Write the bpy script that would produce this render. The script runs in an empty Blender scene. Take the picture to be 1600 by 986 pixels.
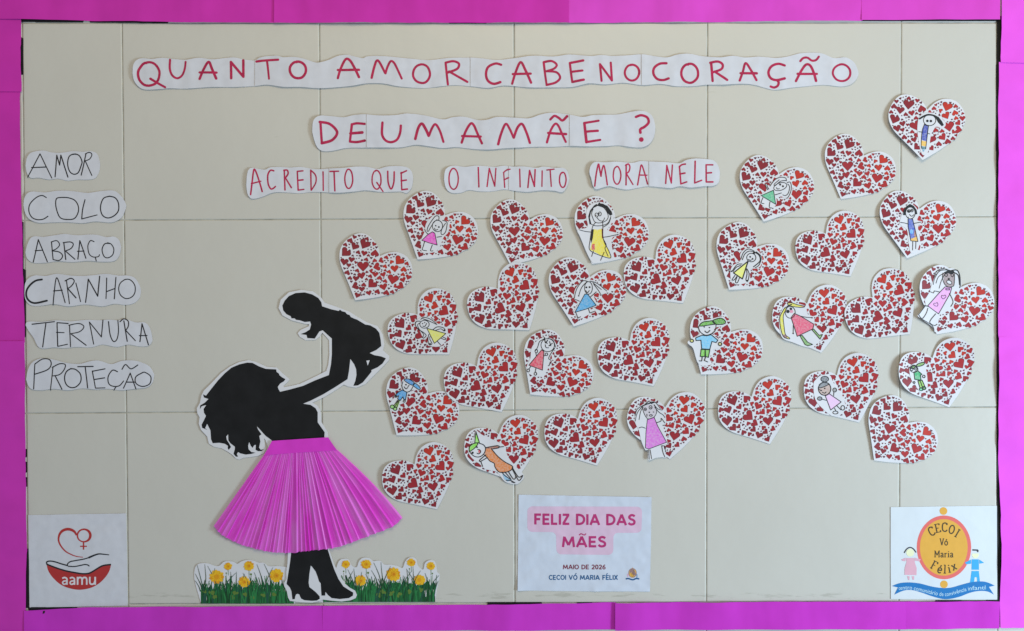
import bpy, math, random
from mathutils import Vector, noise
from mathutils.geometry import delaunay_2d_cdt

random.seed(7)
S = 0.00143            # metres per photo pixel on the wall
ZC = 1.40              # height of the picture centre above the floor
SC = bpy.context.scene
COL = SC.collection

# ------------------------------------------------------------------ camera, light, exposure
cam_d = bpy.data.cameras.new('camera')
cam = bpy.data.objects.new('camera', cam_d)
COL.objects.link(cam)
CAM = 2.2
cam.location = (0, -CAM, ZC)
cam.rotation_euler = (math.radians(90), 0, 0)
cam_d.sensor_width = 36
cam_d.lens = 36 * CAM / (1600 * S)
cam_d.clip_start = 0.05
cam_d.clip_end = 50
SC.camera = cam

w = bpy.data.worlds.new('World')
SC.world = w
w.use_nodes = True
w.node_tree.nodes['Background'].inputs[0].default_value = (0.80, 0.92, 1.06, 1)
w.node_tree.nodes['Background'].inputs[1].default_value = 0.30

def area(name, loc, target, sx, sy, power, colour):
    l = bpy.data.lights.new(name, 'AREA')
    l.shape = 'RECTANGLE'; l.size = sx; l.size_y = sy
    l.energy = power; l.color = colour
    o = bpy.data.objects.new(name, l); COL.objects.link(o)
    o.location = loc
    o.rotation_euler = (Vector(target) - Vector(loc)).to_track_quat('-Z', 'Y').to_euler()
    return o
area('doorway_light', (3.2, -1.7, 0.72), (0.1, 0, 1.2), 0.7, 1.3, 106, (0.66, 0.86, 1.0))
area('overhead_fill_light', (0.3, -2.6, 3.4), (0, 0, 1.6), 2.4, 1.2, 40, (1.0, 0.80, 0.44))  # added warm fill out of view, for the warmer tone towards the top

SC.view_settings.view_transform = 'Standard'
SC.view_settings.look = 'None'
SC.view_settings.exposure = 0.13
SC.view_settings.gamma = 1
SC.view_settings.use_curve_mapping = False
SC.render.engine = 'CYCLES'

# ------------------------------------------------------------------ helpers
def lin(c):
    c /= 255.0
    return c / 12.92 if c <= 0.04045 else ((c + 0.055) / 1.055) ** 2.4
def rgb(r, g, b, e=0.80):
    return tuple(min(0.86, lin(v) / e) for v in (r, g, b)) + (1,)

def P(x, y, d=0.0):                       # photo pixel on the wall, d = mm off the wall
    return ((x - 800) * S, -d * 0.001, (493 - y) * S + ZC)

def material(name, colour, rough=0.7, noise_amt=0.0, noise_scale=40, colour2=None, bump=0.0, bump_scale=200,
             spec=0.3, detail=4, sheen=0.0):
    m = bpy.data.materials.new(name); m.use_nodes = True
    nt = m.node_tree; b = nt.nodes['Principled BSDF']
    b.inputs['Roughness'].default_value = rough
    b.inputs['Specular IOR Level'].default_value = spec
    b.inputs['Base Color'].default_value = colour
    geo = nt.nodes.new('ShaderNodeNewGeometry')
    if noise_amt or colour2:
        n = nt.nodes.new('ShaderNodeTexNoise'); n.inputs['Scale'].default_value = noise_scale
        n.inputs['Detail'].default_value = detail
        nt.links.new(geo.outputs['Position'], n.inputs['Vector'])
        r = nt.nodes.new('ShaderNodeValToRGB')
        r.color_ramp.elements[0].position = 0.32; r.color_ramp.elements[1].position = 0.68
        c2 = colour2 or tuple(v * (1 - noise_amt) for v in colour[:3]) + (1,)
        r.color_ramp.elements[0].color = c2
        r.color_ramp.elements[1].color = colour
        nt.links.new(n.outputs['Fac'], r.inputs['Fac'])
        nt.links.new(r.outputs['Color'], b.inputs['Base Color'])
    if bump:
        n2 = nt.nodes.new('ShaderNodeTexNoise'); n2.inputs['Scale'].default_value = bump_scale
        n2.inputs['Detail'].default_value = 5
        nt.links.new(geo.outputs['Position'], n2.inputs['Vector'])
        bp = nt.nodes.new('ShaderNodeBump'); bp.inputs['Strength'].default_value = 1
        bp.inputs['Distance'].default_value = bump
        nt.links.new(n2.outputs['Fac'], bp.inputs['Height'])
        nt.links.new(bp.outputs['Normal'], b.inputs['Normal'])
    return m

def thing(name, label, cat, x, y, group=None):
    o = bpy.data.objects.new(name, None); COL.objects.link(o)
    o.empty_display_size = 0.02
    o.location = P(x, y, 0)
    o['label'] = label; o['category'] = cat
    if group: o['group'] = group
    return o

def origin_of(o):
    while o.parent: o = o.parent
    return Vector(o.location)

def mesh(name, verts, faces, mats, parent=None, midx=None, smooth=False, loc=None):
    org = origin_of(parent) if parent else Vector(loc or (0, 0, 0))
    me = bpy.data.meshes.new(name)
    me.from_pydata([tuple(Vector(v) - org) for v in verts], [], faces)
    if not isinstance(mats, (list, tuple)): mats = [mats]
    for m in mats: me.materials.append(m)
    if midx: me.polygons.foreach_set('material_index', midx)
    if smooth: me.polygons.foreach_set('use_smooth', [True] * len(me.polygons))
    me.update()
    o = bpy.data.objects.new(name, me); COL.objects.link(o)
    if parent: o.parent = parent
    else: o.location = org
    return o

def catmull(pts, n=6, closed=False):
    out = []; N = len(pts)
    if N < 3: return list(pts)
    rng = range(N) if closed else range(N - 1)
    for i in rng:
        p0 = pts[(i - 1) % N] if closed or i > 0 else pts[0]
        p1 = pts[i]; p2 = pts[(i + 1) % N]
        p3 = pts[(i + 2) % N] if closed or i + 2 < N else pts[-1]
        for k in range(n):
            t = k / n
            out.append(tuple(0.5 * ((2 * p1[a]) + (-p0[a] + p2[a]) * t + (2 * p0[a] - 5 * p1[a] + 4 * p2[a] - p3[a]) * t * t
                       + (-p0[a] + 3 * p1[a] - 3 * p2[a] + p3[a]) * t ** 3) for a in range(2)))
    if not closed: out.append(tuple(pts[-1]))
    return out

def ell(cx, cy, rx, ry, n=22, rot=0, start=-90, sweep=360):
    c, s = math.cos(math.radians(rot)), math.sin(math.radians(rot))
    out = []
    for i in range(n + (0 if sweep == 360 else 1)):
        a = math.radians(start + sweep * i / n)
        x, y = rx * math.cos(a), ry * math.sin(a)
        out.append((cx + x * c - y * s, cy + x * s + y * c))
    return out

def dedupe(pts, eps=0.02):
    o = []
    for p in pts:
        if not o or math.hypot(p[0] - o[-1][0], p[1] - o[-1][1]) > eps: o.append(p)
    if len(o) > 1 and math.hypot(o[0][0] - o[-1][0], o[0][1] - o[-1][1]) < eps: o.pop()
    return o

def area2(pts):
    return sum(pts[i][0] * pts[(i + 1) % len(pts)][1] - pts[(i + 1) % len(pts)][0] * pts[i][1] for i in range(len(pts)))

def cdt(outline, grid):
    pts = dedupe(outline)
    if area2(pts) < 0: pts = pts[::-1]
    # cut long edges so that a bent sheet keeps a smooth rim
    q = []
    for i, p in enumerate(pts):
        r = pts[(i + 1) % len(pts)]
        L = math.hypot(r[0] - p[0], r[1] - p[1]); n = max(1, int(L / grid + 0.5))
        for k in range(n): q.append((p[0] + (r[0] - p[0]) * k / n, p[1] + (r[1] - p[1]) * k / n))
    n = len(q)
    xs = [p[0] for p in q]; ys = [p[1] for p in q]
    pv = [Vector(p) for p in q]
    x = min(xs) + grid * 0.5; row = 0
    gy0 = min(ys) + grid * 0.5
    yy = gy0
    while yy < max(ys):
        cr = []
        for i in range(n):
            a = q[i]; b = q[(i + 1) % n]
            if (a[1] > yy) != (b[1] > yy): cr.append(a[0] + (yy - a[1]) * (b[0] - a[0]) / (b[1] - a[1]))
        cr.sort()
        for k in range(0, len(cr) - 1, 2):
            xx = min(xs) + (math.floor((cr[k] - min(xs)) / grid) + 1) * grid + (grid * 0.5 if row % 2 else 0)
            while xx < cr[k + 1] - grid * 0.35:
                if xx > cr[k] + grid * 0.35: pv.append(Vector((xx, yy)))
                xx += grid
        yy += grid * 0.87; row += 1
    edges = [(i, (i + 1) % n) for i in range(n)]
    v, e, f, *_ = delaunay_2d_cdt(pv, edges, [list(range(n))], 1, 1e-5)
    return [(a[0], a[1]) for a in v], [tuple(t) for t in f], n

def orient(vs, f):
    a, b, c = (vs[i] for i in f[:3])
    s = (b[0] - a[0]) * (c[1] - a[1]) - (c[0] - a[0]) * (b[1] - a[1])
    return f if s < 0 else f[::-1]       # y is down in photo space: clockwise there faces the camera

def sheet(name, outline, dfun, mats, parent=None, off=0.0, grid=5.0, thick=0.0, loc=None, smooth=True, edge_mat=None):
    vs, fs, _ = cdt(outline, grid)
    fs = [orient(vs, f)[::-1] if False else f for f in fs]
    fs = [f if ((vs[f[1]][0]-vs[f[0]][0])*(vs[f[2]][1]-vs[f[0]][1])-(vs[f[2]][0]-vs[f[0]][0])*(vs[f[1]][1]-vs[f[0]][1])) < 0 else f[::-1] for f in fs]
    V = [P(x, y, dfun(x, y) + off) for x, y in vs]
    F = list(fs); n = len(V)
    if thick:
        cnt = {}
        for f in fs:
            for i in range(len(f)):
                a, b = f[i], f[(i + 1) % len(f)]
                cnt[(a, b)] = 1
        bnd = [(a, b) for (a, b) in cnt if (b, a) not in cnt]
        V += [P(x, y, max(0.05, dfun(x, y) + off - thick)) for x, y in vs]
        F += [tuple(i + n for i in f[::-1]) for f in fs]
        # own rim vertices keep the edge crisp
        m = len(V); idx = {}
        for a, b in bnd:
            for t in (a, b):
                if t not in idx:
                    idx[t] = len(V); V.append(V[t]); V.append(V[t + n])
        for a, b in bnd:
            F.append((idx[b], idx[a], idx[a] + 1, idx[b] + 1))
    return mesh(name, V, F, mats, parent, smooth=smooth, loc=loc)

class Ink:
    """flat ribbons of ink that follow a sheet"""
    def __init__(s, dfun, off=0.25):
        s.v = []; s.f = []; s.m = []; s.d = dfun; s.off = off
    def add(s, pts, faces, mi=0):
        n = len(s.v)
        s.v += [P(x, y, s.d(x, y) + s.off) for x, y in pts]
        for f in faces:
            a, b, c = (pts[i] for i in f[:3])
            k = (b[0]-a[0])*(c[1]-a[1])-(c[0]-a[0])*(b[1]-a[1])
            s.f.append(tuple(i + n for i in (f if k < 0 else f[::-1]))); s.m.append(mi)
        s.off += 0.006
    def line(s, pts, w, mi=0, cap=True, w2=None, split=50):
        pts = [p for i, p in enumerate(pts) if i == 0 or math.hypot(p[0]-pts[i-1][0], p[1]-pts[i-1][1]) > 0.03]
        if len(pts) < 2: return
        if w2 is None: w2 = w
        fine = [pts[0]]
        for p in pts[1:]:                 # short steps, so that the ink follows every ripple of the paper
            a = fine[-1]; n = max(1, int(math.hypot(p[0] - a[0], p[1] - a[1]) / 1.5))
            fine += [(a[0] + (p[0] - a[0]) * i / n, a[1] + (p[1] - a[1]) * i / n) for i in range(1, n + 1)]
        pts = fine
        # cut at sharp corners
        cuts = [0]
        for i in range(1, len(pts) - 1):
            a = Vector(pts[i]) - Vector(pts[i-1]); b = Vector(pts[i+1]) - Vector(pts[i])
            if a.length and b.length and math.degrees(a.angle(b)) > split: cuts.append(i)
        cuts.append(len(pts) - 1)
        N = len(pts) - 1
        for c0, c1 in zip(cuts[:-1], cuts[1:]):
            seg = pts[c0:c1+1]; L = []; R = []
            for i, p in enumerate(seg):
                a = Vector(seg[max(0, i-1)]); b = Vector(seg[min(len(seg)-1, i+1)])
                t = (b - a)
                if t.length < 1e-6: t = Vector((1, 0))
                t.normalize(); nrm = Vector((-t.y, t.x))
                ww = (w + (w2 - w) * (c0 + i) / N) / 2
                q = Vector(p)
                L.append(tuple(q + nrm * ww)); R.append(tuple(q - nrm * ww))
            n = len(seg)
            s.add(L + R, [(i, i+1, n+i+1, n+i) for i in range(n-1)], mi)
            if cap:
                for k, other in ((0, 1), (n-1, n-2)):
                    q = Vector(seg[k]); t = (q - Vector(seg[other])).normalized()
                    ww = (w + (w2 - w) * (c0 + k) / N) / 2
                    a0 = math.atan2(t.y, t.x)
                    fan = [tuple(q + ww * Vector((math.cos(a0 + a), math.sin(a0 + a)))) for a in [math.pi * (j / 6 - 0.5) for j in range(7)]]
                    s.add(fan, [tuple(range(7))], mi)
    def disc(s, x, y, r, mi=0, n=12, ry=None):
        s.add(ell(x, y, r, ry or r, n), [tuple(range(n))], mi)
    def build(s, name, mats, parent):
        return mesh(name, s.v, s.f, mats, parent, midx=s.m)

def nz(x, y, sc, seed=0):
    return noise.noise(Vector((x / sc, y / sc, seed * 7.31 + 0.5)))

def Z(x0, y0, s):
    return lambda pts: [(x0 + x / s, y0 + y / s) for x, y in pts]

# ------------------------------------------------------------------ materials
def tile_material():
    m = bpy.data.materials.new('glazed cream tile'); m.use_nodes = True
    nt = m.node_tree; L = nt.links; b = nt.nodes['Principled BSDF']
    b.inputs['Roughness'].default_value = 0.36
    b.inputs['Specular IOR Level'].default_value = 0.4
    geo = nt.nodes.new('ShaderNodeNewGeometry')
    n = nt.nodes.new('ShaderNodeTexNoise'); n.inputs['Scale'].default_value = 1.7; n.inputs['Detail'].default_value = 6
    L.new(geo.outputs['Position'], n.inputs['Vector'])
    r = nt.nodes.new('ShaderNodeValToRGB')
    r.color_ramp.elements[0].position = 0.3; r.color_ramp.elements[1].position = 0.7
    r.color_ramp.elements[0].color = (0.575, 0.555, 0.515, 1)
    r.color_ramp.elements[1].color = (0.615, 0.595, 0.555, 1)
    L.new(n.outputs['Fac'], r.inputs['Fac'])
    # scuffs and old glue: stretched noise, strongest in a band along the foot of the tiles
    mp = nt.nodes.new('ShaderNodeMapping'); mp.inputs['Scale'].default_value = (9, 9, 60)
    L.new(geo.outputs['Position'], mp.inputs['Vector'])
    n2 = nt.nodes.new('ShaderNodeTexNoise'); n2.inputs['Scale'].default_value = 1.6; n2.inputs['Detail'].default_value = 8
    n2.inputs['Roughness'].default_value = 0.7
    L.new(mp.outputs['Vector'], n2.inputs['Vector'])
    sep = nt.nodes.new('ShaderNodeSeparateXYZ'); L.new(geo.outputs['Position'], sep.inputs[0])
    z0 = P(0, 931)[2]
    sub = nt.nodes.new('ShaderNodeMath'); sub.operation = 'SUBTRACT'; sub.inputs[1].default_value = z0
    L.new(sep.outputs['Z'], sub.inputs[0])
    ab = nt.nodes.new('ShaderNodeMath'); ab.operation = 'ABSOLUTE'; L.new(sub.outputs[0], ab.inputs[0])
    mr = nt.nodes.new('ShaderNodeMapRange'); mr.inputs['From Min'].default_value = 0.004; mr.inputs['From Max'].default_value = 0.014
    mr.inputs['To Min'].default_value = 0.14; mr.inputs['To Max'].default_value = 0.0
    L.new(ab.outputs[0], mr.inputs['Value'])
    ad = nt.nodes.new('ShaderNodeMath'); ad.operation = 'ADD'
    L.new(mr.outputs[0], ad.inputs[0]); L.new(n2.outputs['Fac'], ad.inputs[1])
    r2 = nt.nodes.new('ShaderNodeValToRGB')
    r2.color_ramp.elements[0].position = 0.66; r2.color_ramp.elements[1].position = 0.74
    r2.color_ramp.elements[0].color = (0, 0, 0, 1); r2.color_ramp.elements[1].color = (0.45, 0.45, 0.45, 1)
    L.new(ad.outputs[0], r2.inputs['Fac'])
    mx = nt.nodes.new('ShaderNodeMix'); mx.data_type = 'RGBA'
    L.new(r2.outputs['Color'], mx.inputs['Factor'])
    L.new(r.outputs['Color'], mx.inputs['A']); mx.inputs['B'].default_value = (0.34, 0.33, 0.28, 1)
    L.new(mx.outputs['Result'], b.inputs['Base Color'])
    # gentle glaze ripple
    n3 = nt.nodes.new('ShaderNodeTexNoise'); n3.inputs['Scale'].default_value = 9; n3.inputs['Detail'].default_value = 3
    L.new(geo.outputs['Position'], n3.inputs['Vector'])
    n4 = nt.nodes.new('ShaderNodeTexNoise'); n4.inputs['Scale'].default_value = 130; n4.inputs['Detail'].default_value = 3
    L.new(geo.outputs['Position'], n4.inputs['Vector'])
    b1 = nt.nodes.new('ShaderNodeBump'); b1.inputs['Distance'].default_value = 0.0016; b1.inputs['Strength'].default_value = 1
    L.new(n3.outputs['Fac'], b1.inputs['Height'])
    b2 = nt.nodes.new('ShaderNodeBump'); b2.inputs['Distance'].default_value = 0.00006; b2.inputs['Strength'].default_value = 1
    L.new(n4.outputs['Fac'], b2.inputs['Height']); L.new(b1.outputs['Normal'], b2.inputs['Normal'])
    L.new(b2.outputs['Normal'], b.inputs['Normal'])
    return m
M_tile = tile_material()
M_grout = material('grout', (0.50, 0.49, 0.43, 1), 0.9, 0.45, 30, bump=0.0004, bump_scale=300)
M_black = material('black edging', (0.012, 0.012, 0.014, 1), 0.6)
M_paper = material('white paper', (0.66, 0.67, 0.75, 1), 0.8, 0.05, 60, bump=0.00012, bump_scale=90, spec=0.2)
M_card = material('white card', (0.71, 0.71, 0.77, 1), 0.6, 0.03, 60, bump=0.00006, bump_scale=120, spec=0.3)
M_pink = [material('magenta paper lighting tone %s' % n, rgb(*c, e=1.0), 0.75, 0.08, 14, bump=0.00012, bump_scale=260, spec=0.15)
          for n, c in (('deep', (208, 54, 180)), ('bright', (236, 92, 228)), ('violet', (206, 58, 202)), ('middle', (210, 60, 188)), ('lively', (222, 76, 206)))]  # sheet hues differ; the rightward brightening of the light is put into them too
M_redink = material('crimson marker', rgb(172, 32, 76), 0.6, 0.28, 120)
M_blackink = material('black marker', (0.018, 0.018, 0.022, 1), 0.6)
M_black_print = material('black printed paper', (0.010, 0.010, 0.0115, 1), 0.5, 0.5, 25, spec=0.3, bump=0.0003, bump_scale=45)
PR = [material('printed %s' % n, rgb(*c), 0.5, 0.12, 70) for n, c in
      (('dark plum', (92, 42, 56)), ('maroon', (128, 37, 47)), ('wine red', (144, 38, 47)), ('red', (160, 42, 46)), ('orange red', (178, 50, 40)))]
PR_rim = material('printed heart rim', rgb(74, 40, 46), 0.5)
_mc = {}
def crayon(c):
    if c not in _mc:
        a = rgb(*c)
        light = tuple(v * 0.62 + 0.27 for v in a[:3]) + (1,)
        _mc[c] = material('crayon %d %d %d' % c, a, 0.7, 0, 260, colour2=light, detail=6)
    return _mc[c]
def flat(c, name=None):
    k = ('f', c)
    if k not in _mc: _mc[k] = material(name or 'print %d %d %d' % c, rgb(*c), 0.55, 0.05, 60)
    return _mc[k]

# ------------------------------------------------------------------ the wall: grout bed and tiles
wall = mesh('wall', [P(-500, -400, -1.25), P(2100, -400, -1.25), P(2100, 1400, -1.25), P(-500, 1400, -1.25),
                     P(-500, -400, -60), P(2100, -400, -60), P(2100, 1400, -60), P(-500, 1400, -60)],
            [(0, 3, 2, 1), (4, 5, 6, 7), (0, 1, 5, 4), (1, 2, 6, 5), (2, 3, 7, 6), (3, 0, 4, 7)], M_grout, loc=P(800, 1400, 0))
wall['kind'] = 'structure'
# vertical joints: x at y=40 and y=940 ; horizontal joints: y at x=40 and x=1556
VL = [(-415, -408), (-115, -106), (34.6, 44), (190.5, 200.5), (498.8, 505), (803, 804.3), (1105.5, 1103.5), (1408.5, 1404.5), (1557.5, 1558.5), (1712, 1702), (2010, 2000)]
HL = [(-268, -262), (36, 35.5), (344.5, 338.5), (646, 636), (944.5, 940), (1246, 1240)]
def vx(i, y): a, b = VL[i]; return a + (b - a) * (y - 40) / 900
def hy(j, x): a, b = HL[j]; return a + (b - a) * (x - 40) / 1516
def corner(i, j):
    y = (HL[j][0] + HL[j][1]) / 2; x = vx(i, y); y = hy(j, x); return vx(i, y), y
for j in range(len(HL) - 1):
    for i in range(len(VL) - 1):
        q = [corner(i, j), corner(i + 1, j), corner(i + 1, j + 1), corner(i, j + 1)]
        sg = [(1, 1), (-1, 1), (-1, -1), (1, -1)]
        g = 0.7
        tilt = [random.uniform(-0.22, 0.1) for _ in range(4)]
        # ring points: foot, shoulder, face ; edges cut so that joints waver a little
        rings = []
        for ins, dep in ((0.0, -1.5), (0.3, -0.62), (0.95, -0.16), (1.9, 0.0)):
            ring = []
            for k in range(4):
                a = q[k]; bq = q[(k + 1) % 4]; sa = sg[k]; sb = sg[(k + 1) % 4]
                for t in range(8):
                    u = t / 8
                    xx = (a[0] + sa[0] * (g + ins)) * (1 - u) + (bq[0] + sb[0] * (g + ins)) * u
                    yy = (a[1] + sa[1] * (g + ins)) * (1 - u) + (bq[1] + sb[1] * (g + ins)) * u
                    wv = 0.3 * nz(xx, yy, 23, 3 + i + j)
                    if k % 2 == 0: yy += wv if t else 0
                    else: xx += wv if t else 0
                    ring.append(P(xx, yy, dep + (tilt[k] * (1 - u) + tilt[(k + 1) % 4] * u)))
            rings.append(ring)
        V = sum(rings, []); F = []
        for r in range(3):
            for t in range(32):
                a, b2 = r * 32 + t, r * 32 + (t + 1) % 32
                F.append((a + 32, b2 + 32, b2, a))
        F.append(tuple(range(96, 128))[::-1])
        # flip to face the camera if needed
        mesh('tile', V, F, M_tile, wall)

# ------------------------------------------------------------------ black edging under the pink border
def ring_band(name, pts_in, pts_out, d0, d1, mat, parent):
    n = len(pts_in)
    V = [P(x, y, d1) for x, y in pts_in] + [P(x, y, d1) for x, y in pts_out] + [P(x, y, d0) for x, y in pts_in]
    F = [(i, i + 1, n + i + 1, n + i) for i in range(n - 1)] + [(i, 2 * n + i, 2 * n + i + 1, i + 1) for i in range(n - 1)]
    return mesh(name, V, F, mat, parent)
edge = thing('board_edging', 'thin black edging peeping out between the cream tiles and the pink paper border', 'edging', 800, 945)
def jig(seq):
    out = []
    for (t0, t1, a) in seq: out += [(t0, a), (t1, a)]
    return out
left = jig([(30, 58, 33), (60, 116, 36.6), (118, 345, 30), (347, 400, 36.8), (402, 420, 37), (422, 526, 40.4), (528, 700, 36), (702, 714, 42), (716, 720, 36), (722, 738, 42.3), (740, 744, 36), (746, 760, 42.4), (762, 856, 38), (858, 950, 45.6)])
ring_band('side_edge', [(x, y) for y, x in left], [(22, y) for y, x in left], -2, 0.7, M_black, edge)
right = jig([(25, 62, 1557.6), (64, 100, 1557), (102, 200, 1556.2), (202, 235, 1555.6), (237, 300, 1556.4), (302, 420, 1556.4), (422, 600, 1557), (602, 760, 1557.2), (762, 860, 1557.5), (862, 960, 1558.5)])
ring_band('side_edge', [(1580, y) for y, x in right], [(x, y) for y, x in right], -2, 0.7, M_black, edge)
top = jig([(33, 55, 34.6), (56, 130, 35.2), (132, 140, 31), (141, 150, 35.4), (153, 165, 35.6), (169, 182, 35.6), (186, 200, 35.8), (204, 214, 35.8), (220, 236, 36.2), (240, 262, 36.6), (264, 700, 34), (702, 760, 36.8), (762, 1344, 32), (1346, 1557, 33.2)])
ring_band('top_edge', [(x, 20) for x, y in top], [(x, y) for x, y in top], -2, 0.7, M_black, edge)
bot = jig([(45, 120, 948.4), (122, 760, 951), (762, 846, 940.6), (848, 900, 946), (902, 925, 941), (927, 1460, 946), (1462, 1502, 937.4), (1504, 1540, 937.8), (1542, 1558, 937.2)])
ring_band('bottom_edge', [(x, y) for x, y in bot], [(x, 965) for x, y in bot], -2, 0.7, M_black, edge)

# ------------------------------------------------------------------ pink border papers
BG = 'pink paper strips framing the board'
def strip(label, outline, base, seed, mat, along, amp=1.5, sc=85):
    cx = sum(p[0] for p in outline) / len(outline); cy = max(p[1] for p in outline)
    def d(x, y):
        t, s = (x, y) if along == 'x' else (y, x)
        v = base + 1.2 + amp * 2.7 * noise.noise(Vector((t / (sc * .8), s / 190, seed * 3.7))) + 1.2 * noise.noise(Vector((t / 26, s / 48, seed * 1.7 + 9)))
        v += 0.25 * noise.noise(Vector((t / 9, s / 30, seed + 31)))
        return max(1.1, v)
    o = sheet('border_strip', outline, d, mat, None, grid=4.5, thick=0.35, loc=P(cx, cy, 0))
    o['label'] = label; o['category'] = 'paper strip'; o['group'] = BG
    return d
def wob(a, b, n, amp, seed):
    return [(a[0] + (b[0] - a[0]) * i / n + amp * nz(a[0] + i * 3.1, a[1] + i * 2.3, 5, seed), a[1] + (b[1] - a[1]) * i / n + amp * nz(a[1] + i * 2.9, i * 4.1, 5, seed + 3)) for i in range(n + 1)]
# sides first, then what laps over them
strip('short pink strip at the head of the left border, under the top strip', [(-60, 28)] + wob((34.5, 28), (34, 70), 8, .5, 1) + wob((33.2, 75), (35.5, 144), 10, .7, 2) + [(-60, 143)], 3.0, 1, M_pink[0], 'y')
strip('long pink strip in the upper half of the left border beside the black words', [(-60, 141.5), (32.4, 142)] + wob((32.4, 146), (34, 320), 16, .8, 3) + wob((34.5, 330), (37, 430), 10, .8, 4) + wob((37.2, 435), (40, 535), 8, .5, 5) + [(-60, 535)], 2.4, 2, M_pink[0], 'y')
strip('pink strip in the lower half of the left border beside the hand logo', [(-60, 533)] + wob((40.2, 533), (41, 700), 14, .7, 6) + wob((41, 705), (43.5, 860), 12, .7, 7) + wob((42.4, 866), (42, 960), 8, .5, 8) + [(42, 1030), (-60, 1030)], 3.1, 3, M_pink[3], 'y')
d_b1 = strip('pink bottom strip on the left with a small dark hole near its corner', wob((40, 953), (118, 949), 8, .5, 9) + wob((130, 948), (505.5, 945.2), 22, .6, 10) + [(505.5, 1030), (40, 1030)], 5.0, 4, M_pink[2], 'x')
strip('pink bottom strip under the flowers and the greeting poster', wob((504.8, 945.5), (760, 944), 14, .6, 11) + wob((770, 943.5), (962, 940.8), 10, .8, 12) + [(962, 983)] + wob((962, 983), (504.8, 985.5), 14, .7, 13), 3.6, 5, M_pink[2], 'x', 2.0)
strip('longest pink bottom strip between the greeting poster and the oval emblem', wob((961, 941), (1200, 939.2), 12, .7, 14) + wob((1210, 939), (1413.6, 939), 12, .6, 15) + [(1413.6, 982)] + wob((1413.6, 982), (961, 983.2), 18, .7, 16), 4.6, 6, M_pink[2], 'x', 2.0)
strip('short pink bottom strip under the oval emblem', wob((1412.4, 939.4), (1560, 938.6), 12, .8, 17) + [(1560, 982)] + wob((1560, 981), (1412.4, 982), 8, .6, 18), 3.4, 7, M_pink[2], 'x')
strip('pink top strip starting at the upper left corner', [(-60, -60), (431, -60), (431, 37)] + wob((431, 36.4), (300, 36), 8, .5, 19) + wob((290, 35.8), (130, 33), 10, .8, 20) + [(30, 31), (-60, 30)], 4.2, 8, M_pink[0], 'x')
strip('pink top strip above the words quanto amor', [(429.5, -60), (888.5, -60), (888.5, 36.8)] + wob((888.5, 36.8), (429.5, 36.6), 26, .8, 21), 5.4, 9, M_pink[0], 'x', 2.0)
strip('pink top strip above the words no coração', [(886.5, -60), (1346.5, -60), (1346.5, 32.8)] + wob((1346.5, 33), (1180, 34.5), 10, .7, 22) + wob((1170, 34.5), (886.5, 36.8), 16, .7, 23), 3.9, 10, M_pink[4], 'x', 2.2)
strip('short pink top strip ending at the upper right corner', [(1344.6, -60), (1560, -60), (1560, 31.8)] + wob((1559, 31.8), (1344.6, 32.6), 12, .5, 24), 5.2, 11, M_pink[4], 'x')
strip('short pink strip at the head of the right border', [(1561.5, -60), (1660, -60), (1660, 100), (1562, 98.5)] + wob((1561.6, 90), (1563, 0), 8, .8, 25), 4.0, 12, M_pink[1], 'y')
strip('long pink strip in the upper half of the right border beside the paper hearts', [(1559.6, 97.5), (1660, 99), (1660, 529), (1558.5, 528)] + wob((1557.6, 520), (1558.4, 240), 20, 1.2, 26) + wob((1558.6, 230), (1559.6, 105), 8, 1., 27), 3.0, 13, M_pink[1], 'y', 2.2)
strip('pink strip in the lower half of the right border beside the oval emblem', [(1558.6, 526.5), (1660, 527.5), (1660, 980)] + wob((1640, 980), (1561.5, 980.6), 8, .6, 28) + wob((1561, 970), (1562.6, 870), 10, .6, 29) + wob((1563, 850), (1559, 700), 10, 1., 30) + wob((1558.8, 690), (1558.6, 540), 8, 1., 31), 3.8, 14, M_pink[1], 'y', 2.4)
hole = sheet('hole_in_paper', [(69, 953.5), (72.5, 953), (71.5, 957), (68.5, 958.2)], lambda x, y: d_b1(x, y), M_black, None, off=0.25, grid=2, loc=P(70, 958, 0))
hole.parent = [o for o in bpy.data.objects if o.get('label', '').startswith('pink bottom strip on the left')][0]
hole.location = Vector(hole.location) - Vector(hole.parent.location)

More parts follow.
